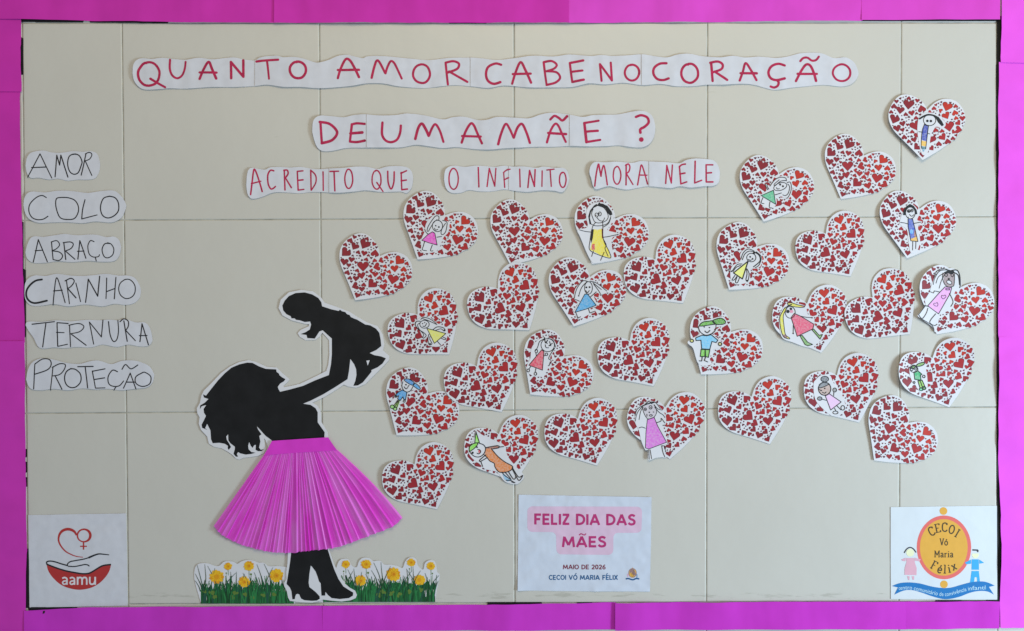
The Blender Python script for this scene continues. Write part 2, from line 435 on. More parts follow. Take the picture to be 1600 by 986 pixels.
# ------------------------------------------------------------------ hand-lettered strips
def interp(poly, x):
    for (x0, y0), (x1, y1) in zip(poly[:-1], poly[1:]):
        if x0 <= x <= x1: return y0 + (y1 - y0) * (x - x0) / (x1 - x0) if x1 > x0 else y0
    return poly[0][1] if x < poly[0][0] else poly[-1][1]
def mono(pts):
    out = [pts[0]]
    for p in pts[1:]:
        out.append((max(p[0], out[-1][0] + 0.02), p[1]))
    return out
def banner(name, label, cat, group, outline, seams, letters, ink, width, seed, amp=1.0, base=2.6, big=55, liftl=2.5):
    """outline: closed, clockwise from its leftmost point; letters: list of stroke lists in photo px"""
    xs = [p[0] for p in outline]; iR = xs.index(max(xs))
    topp = mono(catmull(outline[:iR + 1], 4)); botp = mono(catmull((outline[iR:] + [outline[0]])[::-1], 4))
    x0, x1 = topp[0][0], topp[-1][0]
    cx = (x0 + x1) / 2; cy = max(p[1] for p in outline)
    root = thing(name, label, cat, cx, cy, group)
    def d(x, y):
        e = max(0, 1 - (x - x0) / 22.0)
        v = base + liftl * e * e + amp * noise.noise(Vector((x / big, y / 200, seed * 2.3))) * 2.0 + 1.25 * amp * noise.noise(Vector((x / 17, y / 26, seed * 5.1)))
        v += 0.22 * noise.noise(Vector((x / 7, y / 7, seed)))
        return max(0.6, v)
    cuts = [x0] + list(seams) + [x1]
    pieces = []
    for k in range(len(cuts) - 1):
        a, b = cuts[k] - (1.6 if k else 0), cuts[k + 1]
        n = max(6, int((b - a) / 2.6)); rows = 10
        off = 1.0 * (k % 2)
        dd = (lambda off: (lambda x, y: d(x, y) + off))(off)
        V = []; F = []
        xsn = [a + (b - a) * i / n for i in range(n + 1)]
        if k == 0: xsn[1:1] = [a + .15, a + .5, a + 1.2]
        if k == len(cuts) - 2: xsn[-1:-1] = [b - 1.2, b - .5, b - .15]
        for x in xsn:
            t, bo = interp(topp, x), interp(botp, x)
            for r in range(rows + 1):
                y = t + (bo - t) * r / rows
                V.append(P(x, y, dd(x, y)))
        nc = len(xsn); R = rows + 1
        for i in range(nc - 1):
            for r in range(rows):
                F.append((i * R + r, i * R + r + 1, (i + 1) * R + r + 1, (i + 1) * R + r))
        # thickness rim
        nV = len(V)
        rim = [i * R for i in range(nc)] + [(nc - 1) * R + r for r in range(1, R)] + [i * R + rows for i in range(nc - 2, -1, -1)] + [r for r in range(rows - 1, 0, -1)]
        for q in rim: V.append(V[q])
        for q in rim: V.append((V[q][0], V[q][1] + 0.0004, V[q][2]))
        m = len(rim)
        for i in range(m): F.append((nV + i, nV + (i + 1) % m, nV + m + (i + 1) % m, nV + m + i)[::-1])
        o = mesh('paper_piece' if len(cuts) > 2 else 'paper', V, F, M_paper, root, smooth=True)
        pieces.append((a, b, o, dd))
    for strokes in letters:
        lx = sum(p[0] for s in strokes for p in s['p']) / sum(len(s['p']) for s in strokes)
        a, b, o, dd = next((q for q in pieces if q[0] <= lx <= q[1]), pieces[-1])
        dm = max if False else None
        def ds(x, y):                      # stay above both papers where a letter crosses a seam
            return max(q[3](x, y) for q in pieces if q[0] - 2.6 <= x <= q[1] + 2.6) if any(q[0] - 2.6 <= x <= q[1] + 2.6 for q in pieces) else dd(x, y)
        k = Ink(ds, 0.22)
        for s in strokes:
            if s.get('dot'): k.disc(s['p'][0][0], s['p'][0][1], s['dot']); continue
            p = s['p']
            wj = width * s.get('w', 1) * random.uniform(0.93, 1.07)
            k.line(p, wj, w2=wj * random.uniform(0.85, 1.1))
        k.build('letter', ink, o)
    return root

def St(z, *strokes):
    """straight/curved strokes: tuple lists; a leading 'c' smooths, 'e' is an ellipse (cx,cy,rx,ry)"""
    out = []
    for s in strokes:
        if s[0] == 'c': out.append({'p': z(catmull(list(s[1:]), 6))})
        elif s[0] == 'C': out.append({'p': z(catmull(list(s[1:]), 6)), 'w': 1.7})
        elif s[0] == 'e':
            cx, cy, rx, ry = s[1:5]
            p = ell(cx, cy, rx, ry, 30, start=-100); p += [(p[0][0] + random.uniform(-.03, .03) * rx, p[0][1] + random.uniform(-.05, .08) * ry)]
            p = [(x + rx * .05 * nz(x, y, 40, cx), y + ry * .05 * nz(y, x, 40, cy)) for x, y in p]
            out.append({'p': z(p)})
        elif s[0] == 'o': out.append({'p': z(ell(s[1], s[2], s[3], s[4], 26))})
        elif s[0] == 'd': out.append({'p': z([(s[1], s[2])]), 'dot': s[3]})
        else: out.append({'p': z(list(s))})
    return out
zA, zB, zC = Z(190, 70, 3.945), Z(560, 70, 3.945), Z(940, 70, 3.81)
title1 = [
 St(zA, ('e', 172, 182, 66, 72), ('c', (182, 212), (225, 238), (272, 264))),
 St(zA, ('c', (302, 95), (300, 150), (315, 190), (345, 208), (375, 190), (392, 150), (398, 108))),
 St(zA, ('c', (483, 212), (510, 150), (540, 108), (560, 150), (586, 210)), ((483, 172), (588, 174))),
 St(zA, ((678, 208), (676, 108), (752, 198), (752, 98))),
 St(zA, ('c', (833, 105), (900, 98), (968, 95)), ('c', (898, 98), (905, 150), (911, 212))),
 St(zA, ('e', 1090, 158, 50, 52)),
 St(zA, ('c', (1335, 208), (1352, 150), (1382, 92), (1410, 100), (1440, 150), (1465, 202)), ((1335, 158), (1465, 157))),
 St(zB, ('c', (83, 205), (96, 150), (112, 103), (130, 108), (166, 176)), ('c', (168, 178), (180, 140), (200, 104), (222, 115), (245, 160), (268, 210))),
 St(zB, ('e', 390, 180, 52, 58)),
 St(zB, ('c', (538, 112), (545, 180), (552, 246)), ('c', (538, 112), (585, 103), (620, 118), (608, 150), (548, 174)), ('c', (560, 166), (620, 200), (672, 230))),
 St(zB, ('c', (880, 125), (845, 118), (800, 140), (787, 185), (800, 225), (835, 243), (875, 232))),
 St(zB, ('c', (948, 242), (970, 170), (1000, 110), (1030, 160), (1064, 236)), ((952, 183), (1062, 181))),
 St(zB, ('c', (1142, 112), (1150, 180), (1160, 250)), ('c', (1142, 110), (1190, 103), (1222, 125), (1205, 150), (1158, 166)), ('c', (1158, 166), (1220, 172), (1243, 205), (1215, 235), (1160, 250))),
 St(zB, ('c', (1303, 115), (1310, 175), (1318, 232)), ((1303, 115), (1385, 100)), ((1310, 170), (1380, 162)), ((1318, 232), (1388, 218))),
 St(zB, ((1498, 224), (1488, 122), (1562, 222), (1555, 112))),
 St(zC, ('e', 181, 167, 43, 47)),
 St(zC, ('c', (385, 112), (345, 115), (312, 140), (308, 175), (330, 205), (365, 212), (398, 202))),
 St(zC, ('e', 523, 172, 50, 57)),
 St(zC, ('c', (650, 112), (655, 165), (659, 218)), ('c', (645, 110), (690, 103), (718, 120), (710, 148), (658, 167)), ((672, 162), (745, 212))),
 St(zC, ('c', (820, 215), (838, 165), (855, 112), (885, 150), (920, 212)), ((825, 172), (922, 172))),
 St(zC, ('c', (1088, 125), (1050, 115), (1010, 130), (992, 165), (1005, 200), (1040, 212), (1088, 202)), ('c', (1042, 212), (1052, 225), (1046, 246), (1025, 256), (1005, 250))),
 St(zC, ('c', (1155, 218), (1185, 160), (1215, 120), (1240, 125), (1260, 165), (1275, 216)), ((1165, 175), (1280, 175)), ('c', (1182, 98), (1200, 80), (1225, 78), (1250, 95), (1275, 92), (1292, 72))),
 St(zC, ('e', 1427, 168, 52, 50)),
]
o1 = zA([(73, 180), (76, 130), (95, 98), (130, 85), (190, 90), (250, 82), (330, 90), (400, 95), (480, 82), (560, 92), (650, 82), (700, 80), (760, 92), (825, 97), (850, 82), (900, 72), (960, 70), (1000, 80), (1060, 77), (1120, 87), (1180, 107), (1220, 112), (1280, 95), (1330, 72), (1390, 63), (1440, 75), (1492, 85)]) \
   + zB([(50, 74), (100, 70), (200, 75), (300, 85), (440, 95), (560, 82), (695, 80), (760, 85), (850, 95), (960, 85), (1080, 70), (1200, 75), (1300, 62), (1420, 72), (1480, 66)]) \
   + zC([(20, 64), (60, 68), (150, 65), (240, 58), (330, 72), (390, 77), (450, 60), (520, 55), (600, 70), (700, 78), (780, 68), (850, 78), (935, 72), (1030, 80), (1100, 72), (1180, 52), (1260, 47), (1320, 55), (1380, 80), (1450, 76), (1500, 105), (1522, 150), (1527, 175), (1515, 205), (1480, 238), (1420, 250), (1320, 240), (1200, 250), (1120, 258), (1030, 270), (960, 255), (935, 247), (870, 235), (800, 235), (720, 240), (620, 240), (550, 248), (440, 248), (350, 235), (240, 242), (130, 228), (20, 238)]) \
   + zB([(1420, 240), (1320, 262), (1200, 265), (1050, 265), (900, 253), (800, 268), (700, 258), (600, 250), (520, 256), (400, 268), (250, 258), (150, 240), (50, 240)]) \
   + zA([(1430, 254), (1350, 262), (1220, 270), (1100, 262), (1000, 262), (900, 248), (830, 255), (700, 262), (560, 262), (400, 272), (300, 270), (240, 275), (150, 278), (110, 262), (82, 225)])
BN = 'hand lettered paper banners of the title'
banner('lettered_banner', 'long white paper banner reading QUANTO AMOR CABE NO CORAÇÃO in crimson marker', 'banner', BN, o1, [400.4, 570.3, 736.8, 920, 1003.9, 1185.9], title1, M_redink, 3.7, 1)

title2 = [
 St(zA, ((1228, 478), (1236, 606)), ('c', (1224, 478), (1285, 490), (1330, 540), (1300, 588), (1236, 608))),
 St(zA, ('c', (1500, 490), (1450, 486), (1420, 493)), ((1421, 492), (1409, 597)), ((1412, 548), (1485, 542)), ('c', (1409, 598), (1450, 601), (1500, 592))),
 St(zB, ('c', (150, 482), (148, 555), (170, 592), (205, 602), (240, 585), (258, 545), (263, 500))),
 St(zB, ('c', (352, 582), (370, 515), (392, 488), (415, 520), (434, 562)), ('c', (436, 562), (455, 515), (476, 492), (502, 530), (525, 600))),
 St(zB, ('c', (637, 604), (662, 535), (692, 488), (712, 498), (735, 550), (762, 610)), ((640, 564), (755, 568))),
 St(zB, ('c', (862, 615), (880, 550), (908, 490), (932, 520), (956, 574)), ('c', (958, 575), (980, 515), (1008, 490), (1035, 540), (1057, 606))),
 St(zB, ('c', (1162, 603), (1185, 530), (1212, 489), (1232, 500), (1255, 550), (1278, 600)), ((1170, 545), (1280, 552)), ('c', (1183, 462), (1208, 440), (1235, 452), (1258, 468), (1286, 442))),
 St(zB, ((1392, 485), (1405, 602)), ((1392, 485), (1480, 470)), ((1400, 538), (1475, 532)), ((1404, 602), (1490, 588))),
 St(zC, ('c', (203, 432), (235, 422), (270, 435), (278, 465), (255, 490), (230, 505), (230, 525)), ('d', 235, 566, 3.7)),
]
o2 = zA([(1178, 540), (1182, 480), (1200, 450), (1235, 437), (1300, 442), (1370, 448), (1430, 435), (1500, 430)]) \
   + zB([(60, 432), (140, 438), (230, 435), (300, 425), (400, 435), (520, 462), (580, 448), (650, 445), (740, 466), (800, 463), (850, 447), (940, 450), (1050, 455), (1120, 432), (1190, 420), (1290, 430), (1380, 448), (1440, 436)]) \
   + zC([(20, 418), (100, 415), (180, 400), (230, 395), (275, 405), (305, 435), (318, 490), (312, 545), (285, 590), (240, 612), (170, 610), (100, 600), (20, 605)]) \
   + zB([(1400, 628), (1310, 625), (1200, 630), (1100, 630), (1000, 635), (900, 640), (800, 648), (700, 643), (600, 632), (520, 638), (420, 625), (350, 618), (270, 633), (180, 635), (60, 635)]) \
   + zA([(1480, 636), (1430, 635), (1370, 640), (1300, 655), (1235, 655), (1200, 620)])
banner('lettered_banner', 'white paper banner reading DE UMA MÃE with a question mark in crimson marker', 'banner', BN, o2, [575, 764.2, 891.6], title2, M_redink, 3.9, 2)

z1, z2, z3 = Z(380, 240, 5.714), Z(680, 240, 7.27), Z(910, 240, 7.11)
t3a = [
 St(z1, ('c', (70, 368), (84, 255), (98, 148), (115, 160), (142, 235), (172, 340)), ((78, 270), (160, 248))),
 St(z1, ('c', (275, 155), (245, 152), (222, 195), (225, 270), (248, 315), (270, 312), (290, 295))),
 St(z1, ((368, 150), (375, 325)), ('c', (365, 150), (395, 150), (402, 182), (376, 220)), ((380, 220), (432, 305))),
 St(z1, ((485, 165), (492, 325)), ((485, 160), (535, 155)), ((490, 240), (535, 235)), ((492, 327), (543, 320))),
 St(z1, ((605, 150), (608, 325)), ('c', (605, 150), (648, 195), (650, 260), (610, 328))),
 St(z1, ((715, 165), (717, 330))),
 St(z1, ((778, 162), (855, 160)), ((815, 165), (822, 335))),
 St(z1, ('e', 945, 230, 35, 85)),
 St(z1, ('e', 1192, 235, 40, 85), ((1195, 260), (1250, 340))),
 St(z1, ('c', (1292, 160), (1296, 260), (1322, 317), (1346, 260), (1350, 165))),
 St(z1, ((1412, 170), (1417, 322)), ((1410, 178), (1460, 155)), ((1412, 245), (1458, 238)), ((1417, 324), (1467, 318))),
]
o3a = z1([(33, 290), (38, 200), (55, 140), (90, 128), (130, 135), (200, 145), (240, 125), (320, 120), (420, 125), (520, 120), (650, 140), (780, 135), (900, 130), (1000, 118), (1100, 118), (1200, 138), (1270, 120), (1340, 112), (1420, 115), (1475, 130), (1508, 165), (1518, 220), (1508, 300), (1480, 340), (1455, 356), (1400, 340), (1250, 345), (1100, 330), (1000, 340), (850, 352), (700, 345), (600, 345), (500, 355), (330, 345), (250, 355), (180, 385), (100, 405), (60, 393), (40, 350)])
banner('lettered_banner', 'small white banner reading ACREDITO QUE in thin crimson marker', 'banner', BN, o3a, [516.5], t3a, M_redink, 2.4, 3, 0.8, 2.2)
t3b = [
 St(z2, ('e', 210, 290, 53, 118)),
 St(z2, ((490, 160), (497, 380))),
 St(z2, ((590, 375), (615, 170), (677, 372), (690, 170))),
 St(z2, ((790, 385), (778, 215)), ('c', (776, 218), (810, 190), (850, 180)), ((782, 300), (835, 275))),
 St(z2, ((960, 180), (965, 380))),
 St(z2, ((1053, 388), (1072, 195), (1127, 375), (1135, 185))),
 St(z2, ((1215, 200), (1212, 375))),
 St(z2, ((1268, 190), (1350, 180)), ((1305, 185), (1318, 375))),
 St(z2, ('e', 1448, 300, 38, 85)),
]
o3b = z2([(103, 290), (110, 210), (140, 162), (210, 138), (340, 152), (450, 138), (560, 142), (680, 152), (780, 138), (880, 150), (1000, 148), (1150, 165), (1230, 150), (1350, 165), (1450, 165), (1500, 200), (1522, 290), (1500, 370), (1445, 440), (1350, 425), (1200, 420), (1050, 438), (900, 425), (780, 408), (650, 430), (500, 430), (380, 415), (300, 445), (200, 450), (140, 420), (112, 360)])
banner('lettered_banner', 'small white banner reading O INFINITO in thin crimson marker', 'banner', BN, o3b, [796.6], t3b, M_redink, 2.2, 4, 0.8, 2.4)
t3c = [
 St(z3, ('c', (135, 365), (152, 230), (176, 122), (190, 180), (205, 255)), ('c', (205, 255), (215, 190), (236, 135), (256, 220), (275, 350))),
 St(z3, ('e', 383, 245, 42, 98)),
 St(z3, ((485, 125), (483, 350)), ('c', (478, 135), (508, 118), (526, 150), (515, 200), (485, 225)), ((490, 230), (560, 345))),
 St(z3, ('c', (612, 350), (636, 210), (655, 128), (690, 220), (722, 340)), ((630, 240), (715, 242))),
 St(z3, ((922, 335), (935, 135), (985, 330), (997, 130))),
 St(z3, ((1075, 145), (1090, 335)), ('c', (1073, 152), (1100, 128), (1140, 120)), ((1080, 230), (1135, 220)), ((1090, 340), (1155, 318))),
 St(z3, ((1248, 90), (1243, 330), (1320, 300))),
 St(z3, ((1370, 130), (1372, 315)), ((1370, 128), (1445, 128)), ((1372, 220), (1430, 215)), ((1372, 318), (1445, 318))),
]
o3c = z3([(75, 200), (88, 145), (120, 105), (160, 95), (250, 100), (380, 92), (550, 105), (640, 85), (750, 90), (850, 95), (950, 100), (1080, 110), (1150, 75), (1250, 58), (1380, 65), (1450, 78), (1500, 125), (1525, 210), (1512, 320), (1450, 360), (1350, 365), (1200, 380), (1080, 365), (980, 385), (850, 375), (720, 365), (600, 385), (500, 402), (400, 390), (300, 365), (220, 380), (150, 400), (115, 365), (100, 290), (80, 240)])
banner('lettered_banner', 'small white banner reading MORA NELE in thin crimson marker', 'banner', BN, o3c, [1015.5], t3c, M_redink, 2.4, 5, 0.95, 2.6)

y1, y2 = Z(0, 220, 4.93), Z(0, 410, 4.481)
WG = 'white word strips in black pen down the left side'
def word(label, outline, letters, seed, wd=1.65, seams=()):
    banner('word_strip', label, 'paper strip', WG, outline, list(seams), letters, M_blackink, wd, seed, 0.55, 1.9, 70, 1.2)
word('scalloped white strip with AMOR in black pen, topmost on the left side',
 y1([(203, 195), (213, 130), (245, 92), (330, 75), (400, 90), (480, 92), (560, 80), (640, 85), (700, 80), (750, 100), (768, 150), (773, 185), (765, 240), (735, 288), (680, 300), (600, 300), (520, 308), (450, 292), (380, 300), (300, 285), (240, 287), (212, 250)]),
 [St(y1, ((218, 282), (312, 102), (402, 288)), ((248, 208), (358, 203))),
  St(y1, ((427, 278), (440, 112), (462, 188), (472, 112), (525, 280))),
  St(y1, ('c', (585, 105), (560, 105), (533, 125), (523, 180), (538, 235), (570, 258), (605, 245), (628, 190), (634, 160), (615, 118), (585, 103), (565, 106))),
  St(y1, ('c', (665, 100), (650, 170), (628, 265)), ('c', (660, 102), (690, 90), (710, 107), (692, 142), (655, 156)), ((660, 158), (710, 268)))], 11)
word('scalloped white strip with COLO in black pen, between AMOR and ABRAÇO',
 y1([(187, 500), (196, 435), (240, 393), (350, 398), (450, 385), (560, 388), (680, 402), (780, 388), (880, 385), (930, 420), (960, 460), (976, 500), (960, 555), (930, 600), (860, 630), (740, 622), (640, 635), (520, 628), (400, 630), (300, 632), (230, 605), (198, 555)]),
 [St(y1, ('c', (360, 438), (325, 422), (280, 440), (235, 490), (228, 545), (250, 590), (290, 608), (335, 605), (372, 582))),
  St(y1, ('c', (480, 437), (440, 445), (432, 490), (445, 550), (470, 595), (520, 607), (575, 600), (605, 555), (607, 505), (580, 460), (530, 440), (480, 437))),
  St(y1, ('c', (658, 455), (640, 530), (633, 603)), ((633, 603), (752, 572))),
  St(y1, ('c', (850, 428), (800, 445), (778, 510), (790, 570), (830, 595), (880, 580), (915, 540), (915, 480), (890, 440), (845, 428)))], 12)
word('scalloped white strip with ABRAÇO in black pen, third word down',
 y1([(200, 860), (218, 790), (255, 738), (340, 740), (440, 725), (500, 718), (600, 728), (680, 722), (750, 725), (820, 742), (880, 738), (920, 765), (936, 820), (922, 885), (880, 927), (780, 932), (680, 925), (560, 935), (450, 928), (350, 940), (260, 940), (215, 910)]),
 [St(y1, ((260, 935), (298, 762), (368, 932)), ((275, 847), (332, 843))),
  St(y1, ((400, 780), (412, 912)), ('c', (398, 780), (440, 770), (462, 800), (440, 830), (405, 848)), ('c', (405, 848), (460, 858), (486, 888), (460, 922), (412, 915))),
  St(y1, ((495, 790), (510, 915)), ('c', (490, 785), (545, 780), (568, 797), (550, 830), (505, 850)), ((508, 850), (580, 913))),
  St(y1, ((603, 912), (618, 770), (665, 905)), ((600, 852), (650, 850))),
  St(y1, ('c', (728, 778), (700, 770), (680, 810), (690, 870), (720, 895), (760, 893), (770, 878)), ((738, 900), (745, 925))),
  St(y1, ('c', (850, 792), (810, 795), (790, 840), (805, 890), (835, 902), (870, 880), (880, 835), (860, 797), (832, 786)))], 13)
word('scalloped white strip with CARINHO in black pen, its C drawn thicker',
 y2([(176, 215), (184, 135), (240, 92), (320, 95), (400, 80), (480, 90), (560, 95), (650, 90), (740, 80), (830, 92), (900, 92), (950, 112), (982, 170), (988, 205), (978, 250), (940, 285), (880, 298), (800, 290), (720, 308), (600, 295), (480, 308), (380, 292), (280, 305), (215, 298), (183, 260)]),
 [St(y2, ('C', (297, 120), (250, 130), (205, 170), (188, 215), (200, 260), (245, 285), (332, 268))),
  St(y2, ('c', (375, 297), (384, 200), (400, 108), (430, 180), (460, 282)), ((378, 200), (440, 195))),
  St(y2, ((470, 130), (490, 290)), ('c', (460, 130), (500, 112), (524, 130), (505, 165), (475, 185)), ((480, 185), (535, 248))),
  St(y2, ((535, 145), (567, 275))),
  St(y2, ((602, 280), (622, 118), (687, 237), (700, 98))),
  St(y2, ((750, 110), (745, 253)), ((815, 105), (803, 255)), ((748, 205), (808, 183))),
  St(y2, ('e', 892, 186, 58, 68))], 14)
word('white strip with TERNURA in black pen, cut slanting at its left end',
 y2([(184, 440), (200, 415), (300, 415), (400, 405), (500, 412), (600, 402), (700, 405), (760, 400), (830, 405), (880, 395), (950, 420), (1015, 420), (1050, 455), (1064, 505), (1070, 545), (1045, 582), (980, 588), (900, 575), (820, 592), (720, 575), (640, 595), (540, 592), (460, 600), (380, 595), (310, 603), (270, 590), (240, 530), (205, 480)]),
 [St(y2, ((228, 433), (385, 415)), ((325, 422), (303, 592))),
  St(y2, ((403, 425), (408, 585)), ((403, 422), (480, 428)), ((400, 490), (452, 492)), ((408, 588), (475, 573))),
  St(y2, ((490, 440), (497, 590)), ('c', (485, 440), (555, 428), (590, 450), (560, 485), (495, 500)), ((500, 500), (605, 580))),
  St(y2, ((658, 572), (628, 418), (712, 522), (723, 403))),
  St(y2, ('c', (762, 415), (772, 500), (795, 552), (820, 540), (832, 480), (828, 405))),
  St(y2, ((870, 410), (893, 552)), ('c', (843, 415), (870, 395), (900, 412), (900, 450), (880, 478)), ((880, 472), (950, 548))),
  St(y2, ((982, 555), (997, 430), (1042, 577)), ((978, 513), (1032, 512)))], 15)
word('white strip with PROTEÇÃO in black pen, lowest of the words',
 y2([(188, 820), (200, 750), (235, 695), (300, 670), (380, 680), (460, 702), (560, 710), (640, 690), (700, 688), (780, 712), (850, 690), (920, 685), (980, 695), (1050, 728), (1082, 785), (1070, 840), (1030, 875), (940, 885), (850, 895), (760, 885), (680, 890), (580, 882), (480, 895), (380, 885), (290, 895), (215, 882)]),
 [St(y2, ((248, 712), (240, 885)), ('c', (248, 712), (300, 677), (350, 680), (362, 715), (335, 752), (250, 782))),
  St(y2, ((375, 730), (357, 893)), ('c', (370, 735), (420, 710), (460, 715), (453, 750), (420, 785), (368, 795)), ((390, 795), (437, 887))),
  St(y2, ('e', 512, 810, 58, 66)),
  St(y2, ((548, 730), (655, 728)), ((600, 732), (617, 878))),
  St(y2, ((650, 760), (672, 880)), ((650, 762), (738, 745)), ((662, 820), (735, 808)), ((672, 880), (738, 878))),
  St(y2, ('c', (825, 765), (790, 755), (760, 800), (765, 850), (800, 868), (840, 862), (868, 830)), ((815, 870), (800, 893))),
  St(y2, ((868, 880), (915, 775), (955, 885)), ((890, 838), (945, 838)), ('c', (857, 748), (882, 715), (920, 745), (968, 718))),
  St(y2, ('c', (1005, 770), (955, 800), (955, 845), (1000, 868), (1050, 850), (1058, 800), (1020, 770), (998, 772)))], 16)

# ------------------------------------------------------------------ paper hearts
zH = Z(525, 360, 8.576)
H_OUT = [(590, 345), (577, 255), (545, 185), (500, 125), (445, 75), (385, 46), (320, 38), (250, 58), (180, 100), (110, 165), (70, 235), (52, 310), (55, 400), (75, 480), (110, 565), (150, 660), (195, 770), (235, 870), (262, 935),
         (400, 920), (560, 895), (690, 865), (800, 825), (900, 765), (975, 700), (1012, 640), (1027, 560), (1020, 480), (990, 400), (940, 345), (880, 310), (820, 292), (750, 292), (680, 308), (630, 328)]
H_N, H_T = (590, 345), (262, 935)
def _smooth_heart():
    a = catmull(zH(H_OUT[:19]), 4); b = catmull(zH(H_OUT[18:] + [H_OUT[0]]), 4)
    return a[:-1] + b[:-1]
HEART = _smooth_heart()
PAT = [(385,190,138,28),(128,300,130,45),(115,425,95,10),(253,218,98,30),(197,135,72,205),(250,93,50,20),(313,75,34,0),(420,112,52,210),(510,187,52,30),(545,230,34,0),(525,303,102,188),(380,310,74,12),(302,292,52,200),(212,395,75,8),(130,190,50,200),(187,270,34,200),(288,172,30,10),(228,338,32,190),(327,340,34,200),(438,335,38,190),(410,388,52,200),(475,372,34,0),(350,398,32,160),(268,432,40,20),(175,470,55,5),(365,485,145,0),(520,402,52,170),(603,405,68,70),(678,360,52,200),(718,332,36,0),(798,325,28,0),(545,490,95,75),(660,480,52,200),(465,485,36,20),(492,445,34,190),(745,420,50,150),(845,410,128,40),(788,515,95,-5),(905,378,30,20),(953,443,52,200),(910,520,75,185),(708,470,32,100),(608,480,34,0),(232,495,34,200),(290,537,52,200),(345,608,92,-10),(158,563,68,200),(118,512,34,20),(192,637,52,190),(270,648,75,5),(210,688,34,0),(470,543,50,100),(415,557,36,170),(463,612,50,200),(527,592,75,5),(636,595,68,-20),(588,635,60,190),(715,553,52,200),(662,535,36,190),(765,660,140,12),(898,590,52,190),(1000,567,36,180),(972,630,70,20),(900,665,70,-20),(872,748,90,-60),(795,750,52,60),(258,748,90,70),(375,727,56,185),(350,790,72,0),(480,722,128,45),(412,653,38,190),(553,697,36,20),(662,677,52,195),(640,760,92,-15),(445,840,68,-15),(560,818,68,200),(678,832,75,190),(757,822,52,200),(810,803,36,0),(290,872,72,20),(710,780,32,10),(255,590,34,190),(213,580,28,20),(378,860,30,0),(740,752,24,20),(838,590,24,20),(945,572,26,180)]
DOTS = [(355,75),(393,78),(328,115),(370,108),(470,125),(465,163),(258,145),(293,125),(182,190),(178,232),(245,292),(285,340),(312,375),(275,382),(473,228),(507,243),(433,255),(475,262),(446,297),(532,355),(452,430),(230,457),(268,478),(158,510),(205,540),(240,538),(75,368),(655,408),(700,408),(672,435),(740,370),(778,355),(757,325),(858,498),(935,408),(985,487),(955,490),(970,530),(1003,523),(775,595),(685,603),(615,533),(527,550),(585,570),(415,607),(318,692),(355,685),(402,685),(318,738),(420,785),(537,658),(597,698),(617,677),(573,740),(507,805),(530,860),(495,850),(620,840),(708,730),(855,625),(948,690),(975,685),(938,722),(258,820),(300,820),(333,840),(347,868),(388,825),(545,745),(610,555),(640,640),(745,510),(810,610)]
def mini(n=18):
    m = n // 2; pts = []
    for i in range(m):                       # right lobe from the notch round to the tip, then mirrored
        a = math.radians(-152 + 190 * i / (m - 1))
        pts.append((0.245 + 0.27 * math.cos(a), -0.20 + 0.27 * math.sin(a)))
    pts[0] = (0.0, -0.27)
    pts = pts + [(0.26, 0.20), (0.0, 0.50), (-0.26, 0.20)] + [(-x, y) for x, y in pts[:0:-1]]
    return [(x * 0.98, y * 0.88) for x, y in pts]
MINI = mini(18); MINI_S = mini(10)
def xform(notch, tip):
    a = Vector(zH([H_N])[0]); b = Vector(zH([H_T])[0])
    c = Vector(notch); d = Vector(tip)
    v0 = b - a; v1 = d - c
    s = max(0.975, min(1.03, v1.length / v0.length))
    ang = math.atan2(v1.y, v1.x) - math.atan2(v0.y, v0.x)
    m0 = (a + b) / 2; m1 = (c + d) / 2
    co, si = math.cos(ang) * s, math.sin(ang) * s
    return (lambda p: (m1.x + (p[0] - m0.x) * co - (p[1] - m0.y) * si, m1.y + (p[0] - m0.x) * si + (p[1] - m0.y) * co)), ang, s

